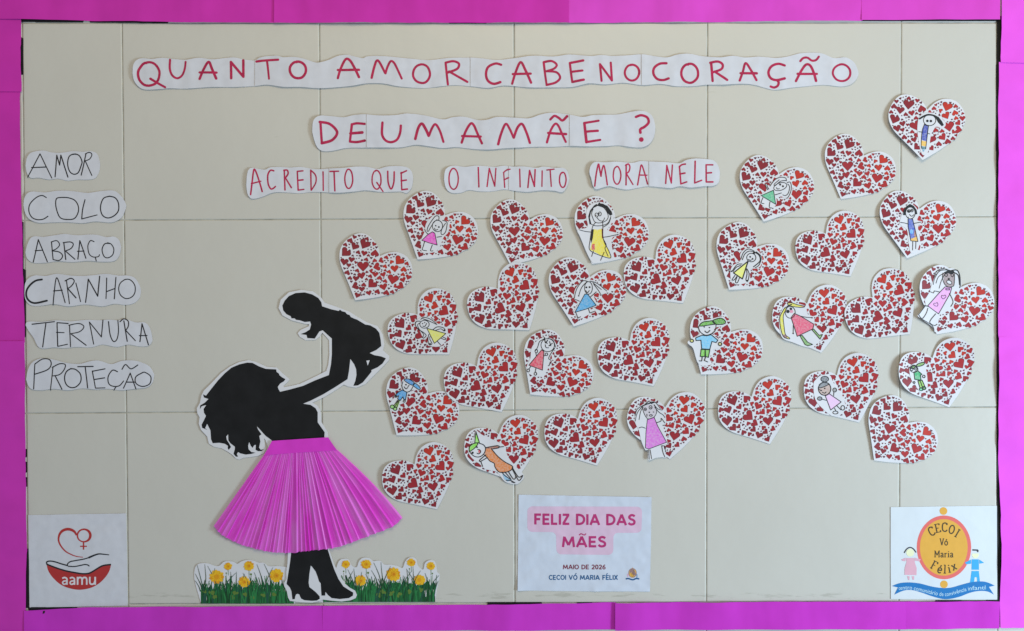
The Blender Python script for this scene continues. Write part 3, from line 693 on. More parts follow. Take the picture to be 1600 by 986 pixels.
HG = 'white paper hearts printed all over with small red hearts'
def heart(label, notch, tip, lifts=None, seed=0):
    T, ang, s = xform(notch, tip)
    out = [T(p) for p in HEART]
    cx = sum(p[0] for p in out) / len(out); cy = sum(p[1] for p in out) / len(out)
    root = thing('heart_cutout', label, 'paper heart', cx, max(p[1] for p in out), HG)
    lifts = lifts or [(-1, 0.15, 3.2), (0.75, -0.65, 1.2), (-.4, .9, 1.2)]
    def d(x, y):
        u, v = (x - cx) / 56, (y - cy) / 50
        h = 2.6
        for lx, ly, a in lifts:
            t = (u * lx + v * ly) / math.hypot(lx, ly) - 0.15
            if t > 0: h += 1.35 * a * min(t, 1.25) ** 2
        h += 0.55 * noise.noise(Vector((x / 24, y / 24, seed + .3))) + 0.9 * noise.noise(Vector((x / 60, y / 60, seed + 5.3)))
        return max(0.7, h)
    paper = sheet('paper_heart', out, d, M_card, root, grid=3.6, thick=0.55)
    k = Ink(d, 0.10)
    big = []
    for x, y, wd, r in PAT:
        c = T(zH([(x, y)])[0]); wpx = wd / 8.576 * s * (1.03 if wd > 100 else 1.10 if wd > 60 else 1.17)
        dist = math.hypot(x - 800, (y - 500) * 1.05)
        if wd < 36: mi = 0
        elif wd < 48: mi = 1 if dist > 260 else 2
        else: mi = 4 if dist < 150 else 3 if dist < 340 else 2 if dist < 520 else 1
        a = math.radians(r) + ang
        co, si = math.cos(a), math.sin(a)
        tmpl = MINI if wd > 48 else MINI_S
        big.append((c, wpx, co, si, mi, tmpl))
    def poly(c, wpx, co, si, tmpl):
        cy0 = 0.0
        return [(c[0] + (px * co - (py - cy0) * si) * wpx, c[1] + (px * si + (py - cy0) * co) * wpx) for px, py in tmpl]
    def fan(pts): return pts + [(sum(p[0] for p in pts) / len(pts), sum(p[1] for p in pts) / len(pts))]
    def add(c, wpx, co, si, tmpl, mi, off):
        k.off = off; pts = fan(poly(c, wpx, co, si, tmpl)); n = len(pts) - 1
        # anchor the fan at a point inside the heart, just under the notch
        pts[-1] = (c[0], c[1])
        k.add(pts, [(i, (i + 1) % n, n) for i in range(n)], mi)
    for c, wpx, co, si, mi, tm in big:
        if mi: add(c, wpx * 1.06, co, si, tm, 5, 0.10)
    for c, wpx, co, si, mi, tm in big: add(c, wpx * (0.97 if mi else 1.0), co, si, tm, mi, 0.15)
    for x, y in DOTS:
        c = T(zH([(x, y)])[0]); a = random.uniform(-.5, .5) + ang
        add(c, random.uniform(2.4, 3.3), math.cos(a), math.sin(a), MINI_S, 0, 0.15)
    k.build('printed_hearts', PR + [PR_rim], paper)
    return root, d, paper, cx, cy

def drawing(h, z, scale, cut, fills=(), lines=(), dots=(), lw=8.5, label=None):
    """a child's figure on its own cut paper, glued on the heart; coordinates in the enlarged view's pixels"""
    root, d, paper, cx, cy = h
    g = sheet('figure_drawing', z(catmull(cut, 4, True)), d, M_card, root, off=0.62, grid=3.6, thick=0.4)
    if label: g['label'] = label
    off = 0.72
    for nm, c, pts in fills:
        sheet(nm, z(pts), d, c if not isinstance(c, tuple) else crayon(c), g, off=off, grid=3.4); off += 0.035
    k = Ink(d, off + 0.06)
    for ln in lines:
        wd = lw; col = 0; pts = list(ln)
        if isinstance(pts[0], (int, float)): wd = pts.pop(0)
        if pts[0] == 's': pts = pts[1:]; p = pts                      # straight
        elif pts[0] == 'x': p = pts[1:] + [pts[1]]                      # straight closed
        elif pts[0] == 'q': p = catmull(pts[1:], 5, True); p.append(p[0])
        elif pts[0] == 'e': p = ell(*pts[1:5], n=20, rot=pts[5] if len(pts) > 5 else 0); p.append(p[0])
        else: p = catmull(pts, 5)
        k.line(z(p), wd * 1.28 / scale, w2=wd * 1.1 / scale)
    for x, y, r in dots:
        q = z([(x, y)])[0]; k.disc(q[0], q[1], r / scale)
    k.build('pen_outline', M_blackink, g)

A = 8.967; B = 8.96
# plain hearts -----------------------------------------------------
heart('plain printed heart leaning left, above the black baby silhouette', (593.8, 400.2), (555.6, 469.0), None, 1)
heart('plain printed heart leaning left, on the tile joint below the words O INFINITO', (827, 344.8), (797.8, 412.5), [(-1, .3, 3.4), (.7, -.7, 1)], 2)
heart('plain printed heart leaning right, directly below the plain heart on the joint', (778, 451), (827, 515.8), [(-1, 0, 3), (.6, -.8, 2.2), (0, 1, 1)], 3)
heart('plain printed heart leaning right, just left of the joint, beside the blue dress drawing', (1023.7, 405.7), (1067, 473.7), [(-1, .1, 3.6), (-.2, -1, 2.0)], 4)
heart('plain printed heart leaning right, between blue capped boy and girl in red', (745, 572), (784, 643.7), [(-1, 0, 3), (.7, -.6, 2.4)], 5)
heart('plain printed heart leaning right, left of the boy with green cap and blue shirt', (983.8, 532.7), (1021, 603), [(-1, .4, 4), (-.2, -1, 1.6)], 6)
heart('plain printed heart leaning right, below the girl in red, above the greeting poster', (902.8, 654), (932.6, 727), [(-1, .4, 3.6), (.2, -1, 1.4)], 7)
heart('plain printed heart leaning right, lone one below the green capped boy in blue shirt', (1174, 619.7), (1202.5, 693.6), [(-1, .3, 3.6), (0, -1, 1.6)], 8)
heart('plain printed heart leaning right, beside the right tip of the pink skirt', (647.8, 725.3), (683, 795.3), [(-1, 0, 3), (0, -1, 1.6)], 9)
heart('plain printed heart leaning right, beside the heart with pale yellow dress drawing', (1290.8, 367.2), (1327.2, 429.8), [(-1, .2, 3.4), (.5, -.8, 1.4)], 10)
heart('plain printed heart leaning left, between the green dress drawing and the topmost heart', (1348.8, 244), (1313.2, 310.8), [(-1, .2, 3.6), (.4, .9, .8)], 11)
heart('plain printed heart leaning right, beside the dark skinned figure in pink at the right border', (1362, 463.8), (1421.5, 522.5), [(-1, .4, 3), (1, -.3, 4.4)], 12)
heart('plain printed heart leaning left, lowest on the right, above the oval emblem', (1419, 660.3), (1364.8, 719), [(-1, 0, 3.6), (0, -1, 1.4)], 13)

# hearts with a child's drawing ------------------------------------
z = Z(625, 300, A)
h = heart('heart with drawn figure in a bright pink dress and long hanging ears of hair', (695.8, 336.2), (652.7, 405.9), [(-1, .2, 4.4), (.4, -1, .8)], 21)
drawing(h, z, A, [(345, 560), (370, 440), (470, 330), (555, 325), (620, 395), (690, 430), (680, 560), (610, 640), (560, 770), (480, 845), (320, 850), (300, 760), (300, 670)],
 [('dress', (212, 58, 182), [(455, 560), (490, 580), (522, 745), (410, 715), (310, 680), (390, 600)])],
 [('x', (455, 560), (490, 580), (522, 745), (410, 715), (310, 680), (390, 600)), ('e', 527, 478, 72, 80), ((545, 400), (545, 345), (500, 340), (450, 400), (400, 480), (382, 540), (400, 552), (430, 500), (475, 430), (522, 388)),
  ((600, 400), (655, 420), (660, 470), (640, 560), (600, 600), (577, 580), (590, 520), (640, 440)), ((400, 592), (370, 570), (350, 525)), ((520, 635), (585, 625)), ((350, 690), (330, 760), (318, 812), (375, 825)), ((455, 745), (430, 822), (465, 826)), ((488, 510), (500, 537), (532, 525))],
 [(503, 475, 10), (547, 493, 12)])
z = Z(893, 305, B)
h = heart('heart with large drawn woman with thick black hair in a yellow dress', (961.3, 341.8), (924.8, 412.7), [(-1, .2, 4.0), (.4, -1, .8)], 22)
drawing(h, z, B, [(245, 150), (330, 108), (420, 98), (520, 148), (592, 260), (585, 340), (545, 420), (500, 490), (600, 520), (655, 545), (570, 600), (560, 700), (592, 890), (480, 925), (380, 940), (300, 950), (225, 840), (120, 590), (82, 490), (220, 450), (205, 320), (210, 220)],
 [('hair', M_blackink, [(250, 410), (232, 300), (255, 220), (310, 150), (345, 125), (365, 135), (385, 100), (405, 118), (440, 122), (470, 140), (500, 150), (560, 230), (572, 272), (540, 290), (510, 260), (470, 190), (420, 160), (370, 150), (310, 180), (270, 240), (255, 320), (278, 412)]),
  ('dress', (222, 200, 44), [(300, 480), (370, 485), (420, 475), (440, 600), (480, 690), (520, 790), (545, 880), (400, 840), (300, 785), (255, 770), (290, 640)]),
  ('dress_side', M_blackink, [(278, 480), (310, 480), (297, 600), (272, 680), (262, 580)]),
  ('dress_side', flat((110, 36, 34)), [(420, 470), (443, 470), (440, 602), (424, 605)]), ('dress_patch', (196, 44, 36), [(285, 690), (320, 680), (325, 770), (278, 765)])],
 [((300, 200), (280, 260), (300, 330), (330, 380), (400, 390), (480, 360), (512, 310), (500, 250), (450, 180), (370, 150)), ((260, 400), (330, 430), (430, 425), (510, 390), (550, 300)), ((440, 450), (515, 400), (548, 320)), ('e', 350, 280, 22, 28), ('e', 395, 265, 20, 28),
  ((355, 315), (390, 355), (440, 362), (462, 320)), ((335, 385), (300, 430), (285, 480)), ((435, 370), (438, 470)), ((270, 518), (200, 512), (110, 490)), ((445, 590), (520, 580), (656, 548)),
  ((280, 490), (258, 640), (255, 770), (400, 845), (545, 880), (520, 780), (450, 640), (432, 480)), ('s', (305, 780), (280, 860)), ('s', (455, 800), (405, 915)), ((440, 610), (485, 700), (468, 750), (510, 855))], [(385, 262, 9), (342, 285, 7)], 7.5)
z = Z(855, 405, B)
h = heart('heart with drawn girl in a sky blue triangular dress', (922, 431.8), (896, 511), [(-1, .5, 4.4), (0, -1, 1)], 23)
drawing(h, z, B, [(380, 560), (390, 420), (500, 310), (640, 295), (760, 380), (845, 450), (760, 495), (690, 470), (650, 520), (700, 650), (600, 690), (670, 740), (580, 775), (460, 835), (400, 790), (365, 740), (430, 620)],
 [('dress', (62, 150, 202), [(525, 490), (565, 490), (685, 645), (540, 700), (385, 745)])],
 [('x', (525, 490), (565, 490), (685, 645), (540, 700), (385, 745)), ('e', 577, 403, 55, 88), ((560, 310), (500, 305), (440, 370), (400, 450), (380, 545)), ((550, 320), (480, 400), (440, 515)), ((600, 308), (700, 340), (832, 447)), ((640, 330), (700, 380), (757, 425)), ((650, 350), (710, 430), (745, 485)),
  ((450, 588), (390, 563)), ('s', (608, 525), (687, 458)), ('s', (400, 750), (430, 822), (467, 806)), ('s', (575, 690), (595, 752), (657, 733)), ((540, 440), (563, 470), (588, 440))], [(548, 395, 13), (593, 392, 13), (440, 515, 9)])
z = Z(602, 450, A)
h = heart('heart with drawn figure lying sideways in a yellow dress, right of the baby silhouette', (652.7, 491.5), (701.8, 553.7), [(-1, .1, 3.4), (-.1, -1, 1.6)], 24)
drawing(h, z, A, [(425, 520), (445, 455), (520, 405), (620, 410), (740, 500), (830, 535), (870, 600), (860, 720), (770, 815), (640, 815), (590, 790), (600, 690), (540, 712), (480, 590)],
 [('dress', (206, 204, 92), [(585, 565), (850, 638), (690, 775)])],
 [('x', (585, 565), (850, 638), (690, 775)), ('e', 552, 508, 66, 55), ((490, 465), (440, 470), (425, 520), (470, 580), (540, 625), (575, 665), (545, 700), (525, 690), (540, 650), (480, 580), (455, 520), (485, 490)), ((500, 440), (540, 412), (620, 430), (690, 475), (725, 512)), ((530, 432), (600, 455), (720, 510)),
  ((670, 585), (730, 545), (810, 555), (842, 590), (822, 602), (780, 572), (700, 597)), ((612, 650), (600, 720), (618, 795), (657, 780), (628, 720), (628, 680)), ((780, 700), (830, 722), (852, 708), (800, 683)), ((735, 750), (780, 800)), ((530, 535), (560, 535), (582, 495))], [(525, 500, 8), (555, 485, 8), (630, 780, 12), (830, 590, 10)])
z = Z(600, 575, A)
h = heart('heart with drawn boy in blue cap, blue shirt and green trousers', (668.6, 614.6), (620, 679.8), [(-1, .1, 3.6), (.4, -1, .8)], 25)
drawing(h, z, A, [(75, 520), (160, 395), (245, 290), (250, 190), (300, 145), (400, 172), (525, 270), (500, 312), (415, 305), (340, 350), (325, 460), (290, 492), (235, 460), (200, 600), (130, 608)],
 [('cap', (38, 128, 196), [(285, 165), (340, 150), (400, 180), (430, 213), (405, 240), (345, 215)]), ('cap_brim', (62, 150, 210), [(430, 210), (480, 240), (512, 285), (490, 300), (440, 268), (412, 243)]),
  ('shirt', (48, 142, 204), [(260, 305), (325, 340), (305, 445), (278, 435), (270, 400), (230, 455), (195, 430), (210, 385), (175, 400), (160, 385), (200, 340)]), ('trousers', (150, 198, 84), [(195, 445), (228, 460), (192, 560), (138, 540)]),
  ('shoes', (116, 184, 62), ell(122, 540, 30, 25, 14)), ('shoes', (132, 196, 78), ell(160, 570, 26, 21, 14))],
 [((268, 190), (255, 250), (280, 310), (330, 335), (380, 310), (412, 250)), ('q', (285, 165), (340, 150), (400, 180), (430, 213), (405, 240), (345, 215)), ('q', (430, 210), (480, 240), (512, 285), (490, 300), (440, 268), (412, 243)),
  ('x', (260, 305), (325, 340), (305, 445), (278, 435), (270, 400), (230, 455), (195, 430), (210, 385), (175, 400), (160, 385), (200, 340)), ('e', 170, 395, 14, 14), ('e', 288, 462, 14, 14), ('s', (195, 450), (140, 530)), ('s', (215, 460), (180, 560)), ('s', (205, 452), (158, 545)), ('e', 122, 540, 30, 25), ('e', 160, 570, 26, 21),
  ((288, 262), (312, 290), (338, 272)), ('s', (340, 258), (356, 242))], [(312, 232, 11)])
z = Z(814, 513, A)
h = heart('heart with drawn girl in a red dress with starry eyes and looped pigtails', (881.5, 557), (828.5, 616), [(-1, .1, 4.0), (.2, -1, .8)], 26)
drawing(h, z, A, [(85, 520), (130, 420), (150, 270), (240, 160), (340, 128), (440, 148), (495, 230), (475, 300), (410, 400), (415, 480), (380, 560), (310, 655), (210, 675), (100, 620)],
 [('dress', (200, 58, 86), [(290, 300), (322, 325), (300, 585), (205, 555), (110, 515)])],
 [('x', (290, 300), (322, 325), (300, 585), (110, 515)), ('e', 375, 235, 95, 92), ((335, 145), (262, 185), (235, 260), (208, 310)), ((380, 140), (450, 170), (486, 265)), ((470, 280), (415, 360), (388, 420), (410, 440)), (12, (328, 130), (345, 205), (372, 165)), ('s', (335, 180), (370, 215)), (10, (392, 245), (440, 210)), ('s', (400, 185), (420, 245)),
  ((340, 230), (352, 268), (387, 272)), ('e', 215, 318, 18, 25), ('e', 357, 363, 18, 18), ('s', (210, 342), (215, 385)), ('s', (325, 385), (345, 375)), ((140, 530), (108, 572)), ((210, 560), (200, 612)), ('e', 103, 588, 18, 20), ('e', 203, 635, 18, 20), ((412, 470), (400, 510), (385, 525))], [(412, 236, 10)])
z = Z(722, 650, B)
h = heart('heart with drawn figure lying sideways in an orange body with a green pointed hat', (779.5, 678), (803.5, 753), [(-1, .3, 6.5), (.5, -1, 1.2)], 27)
drawing(h, z, B, [(190, 195), (225, 215), (300, 270), (480, 350), (590, 410), (640, 560), (740, 690), (865, 830), (810, 925), (740, 952), (600, 915), (500, 790), (420, 760), (320, 735), (240, 660), (130, 570), (85, 460), (160, 350)],
 [('hat', (128, 206, 52), [(195, 215), (245, 370), (180, 372)]), ('hat_brim', (122, 196, 56), [(105, 490), (110, 420), (170, 378), (225, 380), (182, 440), (130, 478)]),
  ('body', (204, 116, 44), [(330, 450), (410, 452), (500, 560), (600, 640), (705, 700), (690, 750), (620, 782), (520, 780), (462, 710), (452, 660), (390, 625), (350, 575), (320, 540)]), ('arm', (150, 84, 66), [(335, 435), (500, 412), (512, 440), (430, 452), (340, 455)]), ('tongue', (200, 50, 70), ell(248, 492, 20, 26, 12)),
  ('boots', (120, 170, 205), [(565, 800), (600, 820), (690, 895), (640, 915), (590, 880)])],
 [((245, 380), (300, 400), (330, 450), (310, 520), (250, 565), (180, 560), (120, 510), (102, 465)), ('x', (195, 215), (245, 370), (180, 372)), ('q', (105, 490), (110, 420), (170, 378), (225, 380), (182, 440), (130, 478)), ((222, 465), (250, 470), (262, 500), (235, 525), (212, 515)),
  ((410, 455), (500, 560), (600, 640), (705, 700), (690, 750), (620, 782), (520, 780), (462, 710), (452, 660), (390, 625), (350, 575), (300, 530)), ((335, 440), (500, 412), (515, 442), (430, 457)), ((515, 432), (582, 425)), ((335, 540), (250, 610), (262, 628), (355, 578)), ((265, 630), (290, 700)),
  ((560, 780), (600, 830), (690, 890)), ((600, 780), (680, 870)), ((650, 775), (720, 880), (752, 840), (700, 735)), ((705, 720), (790, 850), (850, 828), (800, 900), (755, 835)), ((620, 895), (680, 900), (740, 930)), (12, (700, 920), (740, 930))], [(212, 432, 12), (150, 508, 16)], 10)
z = Z(976, 615, 9.392)
h = heart('heart with tall drawn figure in a violet dress whose paper hangs past the heart edge', (1038.8, 635.2), (1046.8, 718.3), [(-1, .3, 5), (.6, -.8, 1.4)], 28)
drawing(h, z, 9.392, [(150, 300), (180, 215), (250, 165), (350, 105), (450, 125), (530, 215), (600, 330), (600, 450), (570, 510), (625, 720), (570, 765), (610, 930), (540, 930), (450, 940), (385, 965), (340, 962), (335, 825), (298, 822), (240, 690), (205, 540), (165, 460), (145, 400)],
 [('face', (184, 176, 188), [(258, 200), (340, 160), (430, 165), (465, 260), (430, 340), (350, 368), (300, 320)]), ('dress', (196, 96, 196), [(330, 380), (430, 345), (480, 470), (540, 590), (612, 712), (350, 808), (300, 792), (310, 560)])],
 [((255, 190), (275, 270), (310, 340), (350, 370), (430, 340), (467, 260), (430, 165)), ('x', (330, 380), (430, 345), (480, 470), (612, 712), (350, 808), (300, 792), (310, 560)), ((260, 190), (200, 250), (165, 330), (155, 400)), ((250, 180), (180, 230), (150, 320)), ((270, 200), (232, 260), (208, 380)), ((430, 160), (480, 220), (542, 240)),
  ((380, 120), (450, 130), (522, 220)), ((440, 200), (500, 270), (560, 310), (588, 350)), (14, (250, 185), (330, 150), (430, 128)), (10, (290, 165), (350, 115), (400, 150)), ('e', 300, 228, 18, 20), ('e', 378, 200, 22, 26), ('e', 382, 318, 22, 12), ((300, 505), (250, 487), (207, 500)), ((465, 425), (530, 400), (535, 360), (588, 430)), ((560, 465), (600, 458)),
  ('s', (350, 820), (356, 960)), ('s', (370, 820), (392, 950)), ((540, 760), (560, 860), (590, 930)), ((545, 765), (580, 770), (600, 850)), ('s', (325, 300), (325, 330))], [(300, 228, 8), (380, 205, 8), (360, 272, 10), (422, 268, 8)], 8)
z = Z(1070, 480, A)
h = heart('heart with drawn smiling boy in green cap, pale blue shirt and green shorts', (1141.9, 518.5), (1094.8, 584.8), [(-1, .15, 5), (.4, -1, .6)], 29)
drawing(h, z, A, [(30, 490), (90, 435), (200, 380), (180, 280), (210, 205), (400, 155), (520, 130), (585, 200), (530, 262), (435, 285), (375, 365), (470, 445), (535, 520), (480, 580), (400, 590), (345, 720), (370, 800), (190, 800), (110, 580), (60, 530)],
 [('cap', (88, 160, 38), [(200, 255), (230, 220), (270, 203), (340, 195), (385, 192), (425, 235), (370, 245), (230, 265)]), ('cap_brim', (76, 148, 34), [(385, 195), (440, 165), (510, 155), (567, 200), (540, 237), (430, 240)]),
  ('shirt', (104, 178, 220), [(235, 392), (300, 400), (365, 385), (460, 462), (435, 495), (375, 480), (345, 590), (230, 582), (220, 462), (150, 467), (145, 430)]), ('shorts', (104, 182, 44), [(222, 590), (345, 595), (325, 702), (285, 690), (280, 600), (275, 690), (210, 690)]),
  ('hand', (196, 190, 96), ell(90, 470, 24, 20, 12)), ('hand', (186, 176, 110), ell(490, 515, 22, 22, 12))],
 [((200, 255), (188, 290), (215, 350), (280, 390), (350, 380), (420, 330), (435, 240)), ('q', (200, 255), (230, 220), (270, 203), (340, 195), (385, 192), (425, 235), (370, 245), (230, 265)), ('q', (385, 195), (440, 165), (510, 155), (567, 200), (540, 237), (430, 240)),
  ('x', (235, 392), (300, 400), (365, 385), (460, 462), (435, 495), (375, 480), (345, 590), (230, 582), (220, 462), (150, 467), (145, 430)), ('x', (222, 590), (345, 595), (325, 702), (285, 690), (280, 600), (275, 690), (210, 690)), ('e', 90, 470, 25, 21), ('e', 490, 515, 24, 24),
  ('s', (238, 695), (230, 752), (195, 750)), ('s', (285, 700), (267, 745), (315, 765)), ((278, 335), (310, 357), (348, 325))], [(268, 277, 9), (342, 285, 9)], 10)
z = Z(1112, 348, A)
h = heart('heart with small drawn figure in a pale yellow dress, below the words MORA NELE', (1182.8, 385.9), (1138.2, 452.8), [(-1, .25, 5), (.4, -1, .6)], 30)
drawing(h, z, A, [(255, 690), (290, 600), (395, 540), (395, 440), (470, 365), (600, 365), (695, 465), (685, 600), (610, 645), (530, 650), (535, 820), (480, 845), (380, 865), (320, 855), (265, 800)],
 [('dress', (220, 220, 104), [(505, 540), (425, 788), (300, 705)])],
 [(14, 'x', (505, 540), (425, 788), (300, 705)), ('e', 550, 490, 64, 60), ((405, 510), (440, 420), (510, 370), (592, 400)), ((425, 520), (460, 440), (520, 400), (590, 410)), (12, (600, 415), (660, 460), (670, 540), (580, 620)), ((620, 410), (688, 480), (660, 590), (602, 635)), ((420, 580), (350, 590), (280, 680)), ((400, 600), (335, 630), (292, 690)),
  ((480, 640), (490, 720), (475, 800), (500, 820), (520, 720), (492, 650)), ((320, 740), (280, 800), (310, 802), (350, 750)), ((350, 760), (327, 830), (355, 840), (385, 772)), ((513, 517), (535, 530), (552, 522)), ((235, 650), (240, 690))], [(535, 480, 12), (568, 508, 12), (495, 812, 11), (270, 682, 11), (588, 425, 16)], 9.5)
z = Z(1150, 240, B)
h = heart('heart with drawn girl leaning over in an emerald green dress', (1217, 272.4), (1192.4, 346.6), [(-1, .5, 5), (0, -1, 1.4)], 31)
drawing(h, z, B, [(335, 590), (420, 520), (400, 425), (470, 450), (540, 365), (640, 315), (730, 345), (785, 430), (775, 560), (715, 645), (640, 605), (565, 610), (560, 710), (480, 775), (345, 715)],
 [('dress', (62, 166, 122), [(520, 515), (550, 712), (345, 592)])],
 [('x', (520, 515), (550, 712), (345, 592)), ('e', 615, 465, 95, 52, -18), ((700, 385), (690, 345), (620, 335), (540, 370), (470, 460)), ((700, 380), (620, 390), (545, 450), (532, 430), (600, 370)), ((710, 410), (752, 402), (770, 460), (760, 540), (720, 620), (697, 625)), ((722, 430), (745, 470), (730, 550), (690, 590), (650, 580)),
  ((545, 580), (632, 553)), ((440, 510), (412, 460), (407, 430)), ((455, 500), (432, 460), (432, 430)), ((370, 622), (345, 690), (385, 705)), ((470, 680), (460, 752), (500, 765)), ((562, 480), (577, 500), (602, 492))], [(613, 437, 14), (652, 460, 14)])
z = Z(1383, 147, 9.126)
h = heart('topmost heart, with drawn figure in long dark blue body and black ponytail', (1448.2, 171.7), (1438.9, 251), [(-.8, .8, 7), (.4, -1, .8), (-1, -.2, 1.5)], 32)
drawing(h, z, 9.126, [(470, 350), (520, 295), (600, 268), (720, 295), (850, 410), (820, 485), (700, 475), (640, 620), (610, 800), (540, 880), (490, 830), (455, 600), (450, 480)],
 [('body', (36, 56, 160), [(555, 430), (610, 455), (578, 680), (510, 660), (520, 540)]), ('body_hem', (232, 172, 76), [(510, 670), (580, 682), (565, 750), (500, 745)]), ('body_hem', (30, 104, 124), [(500, 750), (565, 757), (555, 792), (505, 787)]), ('feet', (96, 146, 176), [(512, 792), (550, 797), (530, 832), (515, 828)]),
  ('ponytail', M_blackink, [(705, 335), (750, 328), (800, 390), (828, 445), (800, 465), (745, 410)])],
 [(20, (485, 355), (540, 322), (605, 300), (680, 310), (742, 340)), ('e', 625, 378, 88, 77), ((470, 542), (532, 548)), ((595, 562), (630, 573)), ((555, 430), (518, 540), (498, 745), (510, 790)), ((610, 455), (580, 680), (562, 790)), (12, (556, 432), (580, 450), (612, 452))], [(593, 388, 18), (643, 390, 18)], 8)
z = Z(1370, 298, 9.133)
h = heart('heart with drawn figure in black bobbed hair, glasses and blue and yellow dress', (1436.2, 326.5), (1415.4, 403.7), [(-.9, .5, 6), (.3, -1, .8)], 33)
drawing(h, z, 9.133, [(320, 440), (360, 330), (440, 190), (480, 180), (560, 250), (595, 340), (570, 420), (640, 445), (580, 520), (610, 700), (590, 800), (550, 870), (470, 885), (440, 720), (420, 560), (330, 490)],
 [('hair', M_blackink, [(365, 350), (375, 280), (420, 222), (465, 190), (520, 218), (560, 275), (572, 335), (540, 342), (528, 280), (490, 237), (440, 237), (412, 280), (400, 352)]),
  ('dress', (44, 78, 180), [(440, 408), (503, 405), (530, 520), (555, 660), (470, 690), (440, 520)]), ('dress_patch', (90, 160, 220), ell(487, 585, 26, 34, 12)), ('dress_patch', (150, 88, 60), [(530, 560), (545, 580), (560, 660), (520, 655)]), ('dress_hem', (226, 166, 62), [(472, 690), (560, 655), (577, 727), (482, 720)])],
 [('e', 472, 320, 68, 84), ('e', 450, 293, 22, 20), ('e', 494, 285, 18, 20), ((460, 342), (490, 367), (522, 345)), ((330, 455), (390, 463), (440, 478)), ((520, 470), (622, 450)), ('s', (503, 730), (497, 850)), ('s', (548, 730), (543, 830)), ('s', (440, 408), (440, 520), (475, 718), (577, 727), (530, 520), (503, 405)), ((440, 378), (450, 400), (495, 405))], [(448, 295, 14), (492, 285, 9)], 8)
z = Z(1430, 412, 8.8)
h = heart('heart with drawn dark skinned figure, wild black hair, white grin and pink dress', (1499.3, 448.9), (1462.4, 522.8), [(-1, -.1, 7), (.2, -1, .8), (1, 0, 1)], 34)
drawing(h, z, 8.8, [(8, 712), (60, 650), (125, 575), (115, 500), (180, 390), (215, 280), (270, 160), (380, 80), (520, 68), (600, 150), (625, 310), (570, 360), (530, 410), (520, 590), (450, 650), (335, 690), (300, 850), (262, 945), (225, 870), (70, 762)],
 [('face', (140, 116, 122), [(370, 130), (530, 130), (525, 290), (490, 318), (440, 320), (390, 280)]), ('hair', M_blackink, [(385, 120), (455, 85), (520, 100), (535, 125), (480, 150), (440, 130), (400, 150)]), ('dress', (216, 150, 214), [(400, 320), (492, 330), (470, 410), (390, 560), (310, 690), (155, 580), (240, 490), (325, 395)]),
  ('teeth', M_card, ell(458, 257, 34, 20, 14, 25))],
 [((450, 90), (330, 100), (255, 200), (232, 290)), ((420, 110), (310, 180), (272, 270)), ((400, 140), (350, 230), (316, 340)), (12, (470, 100), (560, 90), (600, 160), (610, 290), (603, 330)), (12, (520, 120), (582, 165), (600, 290)), ((440, 85), (360, 70), (280, 110), (240, 190)), ((370, 130), (365, 200), (392, 280), (440, 320), (490, 318), (525, 290), (532, 140)), ('e', 458, 257, 38, 24, 25), ('e', 415, 157, 18, 20), ('e', 500, 160, 18, 20),
  ('x', (400, 320), (492, 330), (470, 410), (310, 690), (155, 580), (325, 395)), ('x', (408, 345), (465, 345), (460, 362), (412, 362)), (5, 'q', (375, 485), (348, 460), (355, 435), (376, 445), (398, 430), (410, 455)), (5, 'q', (290, 585), (245, 572), (245, 545), (270, 545), (290, 535), (300, 558)), ('s', (322, 390), (250, 375), (237, 405), (182, 385)), ((460, 410), (510, 520), (480, 590)), ('s', (120, 580), (22, 702)), ((22, 702), (75, 755), (135, 680), (157, 612)), ((270, 690), (185, 800), (250, 850), (290, 832)), (6, (60, 755), (220, 850), (250, 935)), (10, 's', (110, 575), (170, 590))], [(452, 212, 14)], 7.5)
z = Z(1200, 447, 9.128)
h = heart('heart with drawn girl in a crimson dress with long yellow hair and green legs', (1260.3, 474.4), (1282.7, 551), [(-1, .2, 5), (.4, -1, 1.4)], 35)
drawing(h, z, 9.128, [(145, 500), (160, 400), (230, 270), (290, 235), (420, 250), (530, 290), (560, 400), (650, 445), (665, 560), (785, 690), (750, 775), (670, 830), (630, 880), (500, 860), (340, 800), (200, 745), (155, 620)],
 [('hair', (202, 192, 62), [(270, 248), (330, 240), (420, 268), (515, 288), (480, 305), (380, 297), (300, 280)]), ('hair', (204, 196, 66), [(240, 300), (200, 360), (160, 450), (170, 600), (210, 720), (280, 752), (300, 740), (240, 690), (218, 560), (208, 430), (242, 340)]), ('hair_tip', (120, 56, 44), [(192, 690), (238, 690), (272, 745), (222, 742)]), ('hair_tip', (190, 90, 84), [(460, 268), (515, 286), (480, 302)]),
  ('dress', (208, 68, 108), [(370, 390), (460, 430), (650, 545), (632, 612), (410, 717), (360, 560), (322, 450)]), ('legs', (108, 156, 82), [(450, 710), (482, 703), (560, 800), (630, 832), (560, 852), (520, 832)]), ('legs', (112, 160, 84), [(618, 620), (645, 613), (722, 702), (770, 690), (735, 757)]), ('mouth', (206, 120, 150), ell(328, 362, 26, 24, 12))],
 [('e', 310, 375, 72, 84), ('q', (270, 248), (330, 240), (420, 268), (515, 288), (480, 305), (380, 297), (300, 280)), ((240, 300), (200, 360), (158, 450), (170, 600), (210, 720), (285, 752), (300, 740), (240, 690), (218, 560), (208, 430), (242, 345)), ('x', (370, 390), (460, 430), (650, 545), (632, 612), (410, 717), (360, 560), (322, 450)),
  ((470, 432), (540, 445), (630, 452)), ('s', (355, 560), (352, 675)), ('x', (450, 710), (482, 703), (560, 800), (630, 832), (560, 852), (520, 832)), ('x', (618, 620), (645, 613), (722, 702), (770, 690), (735, 757)), (12, (250, 330), (270, 290), (330, 262))], [(275, 362, 24), (320, 325, 18), (352, 675, 10), (620, 452, 9)], 8)
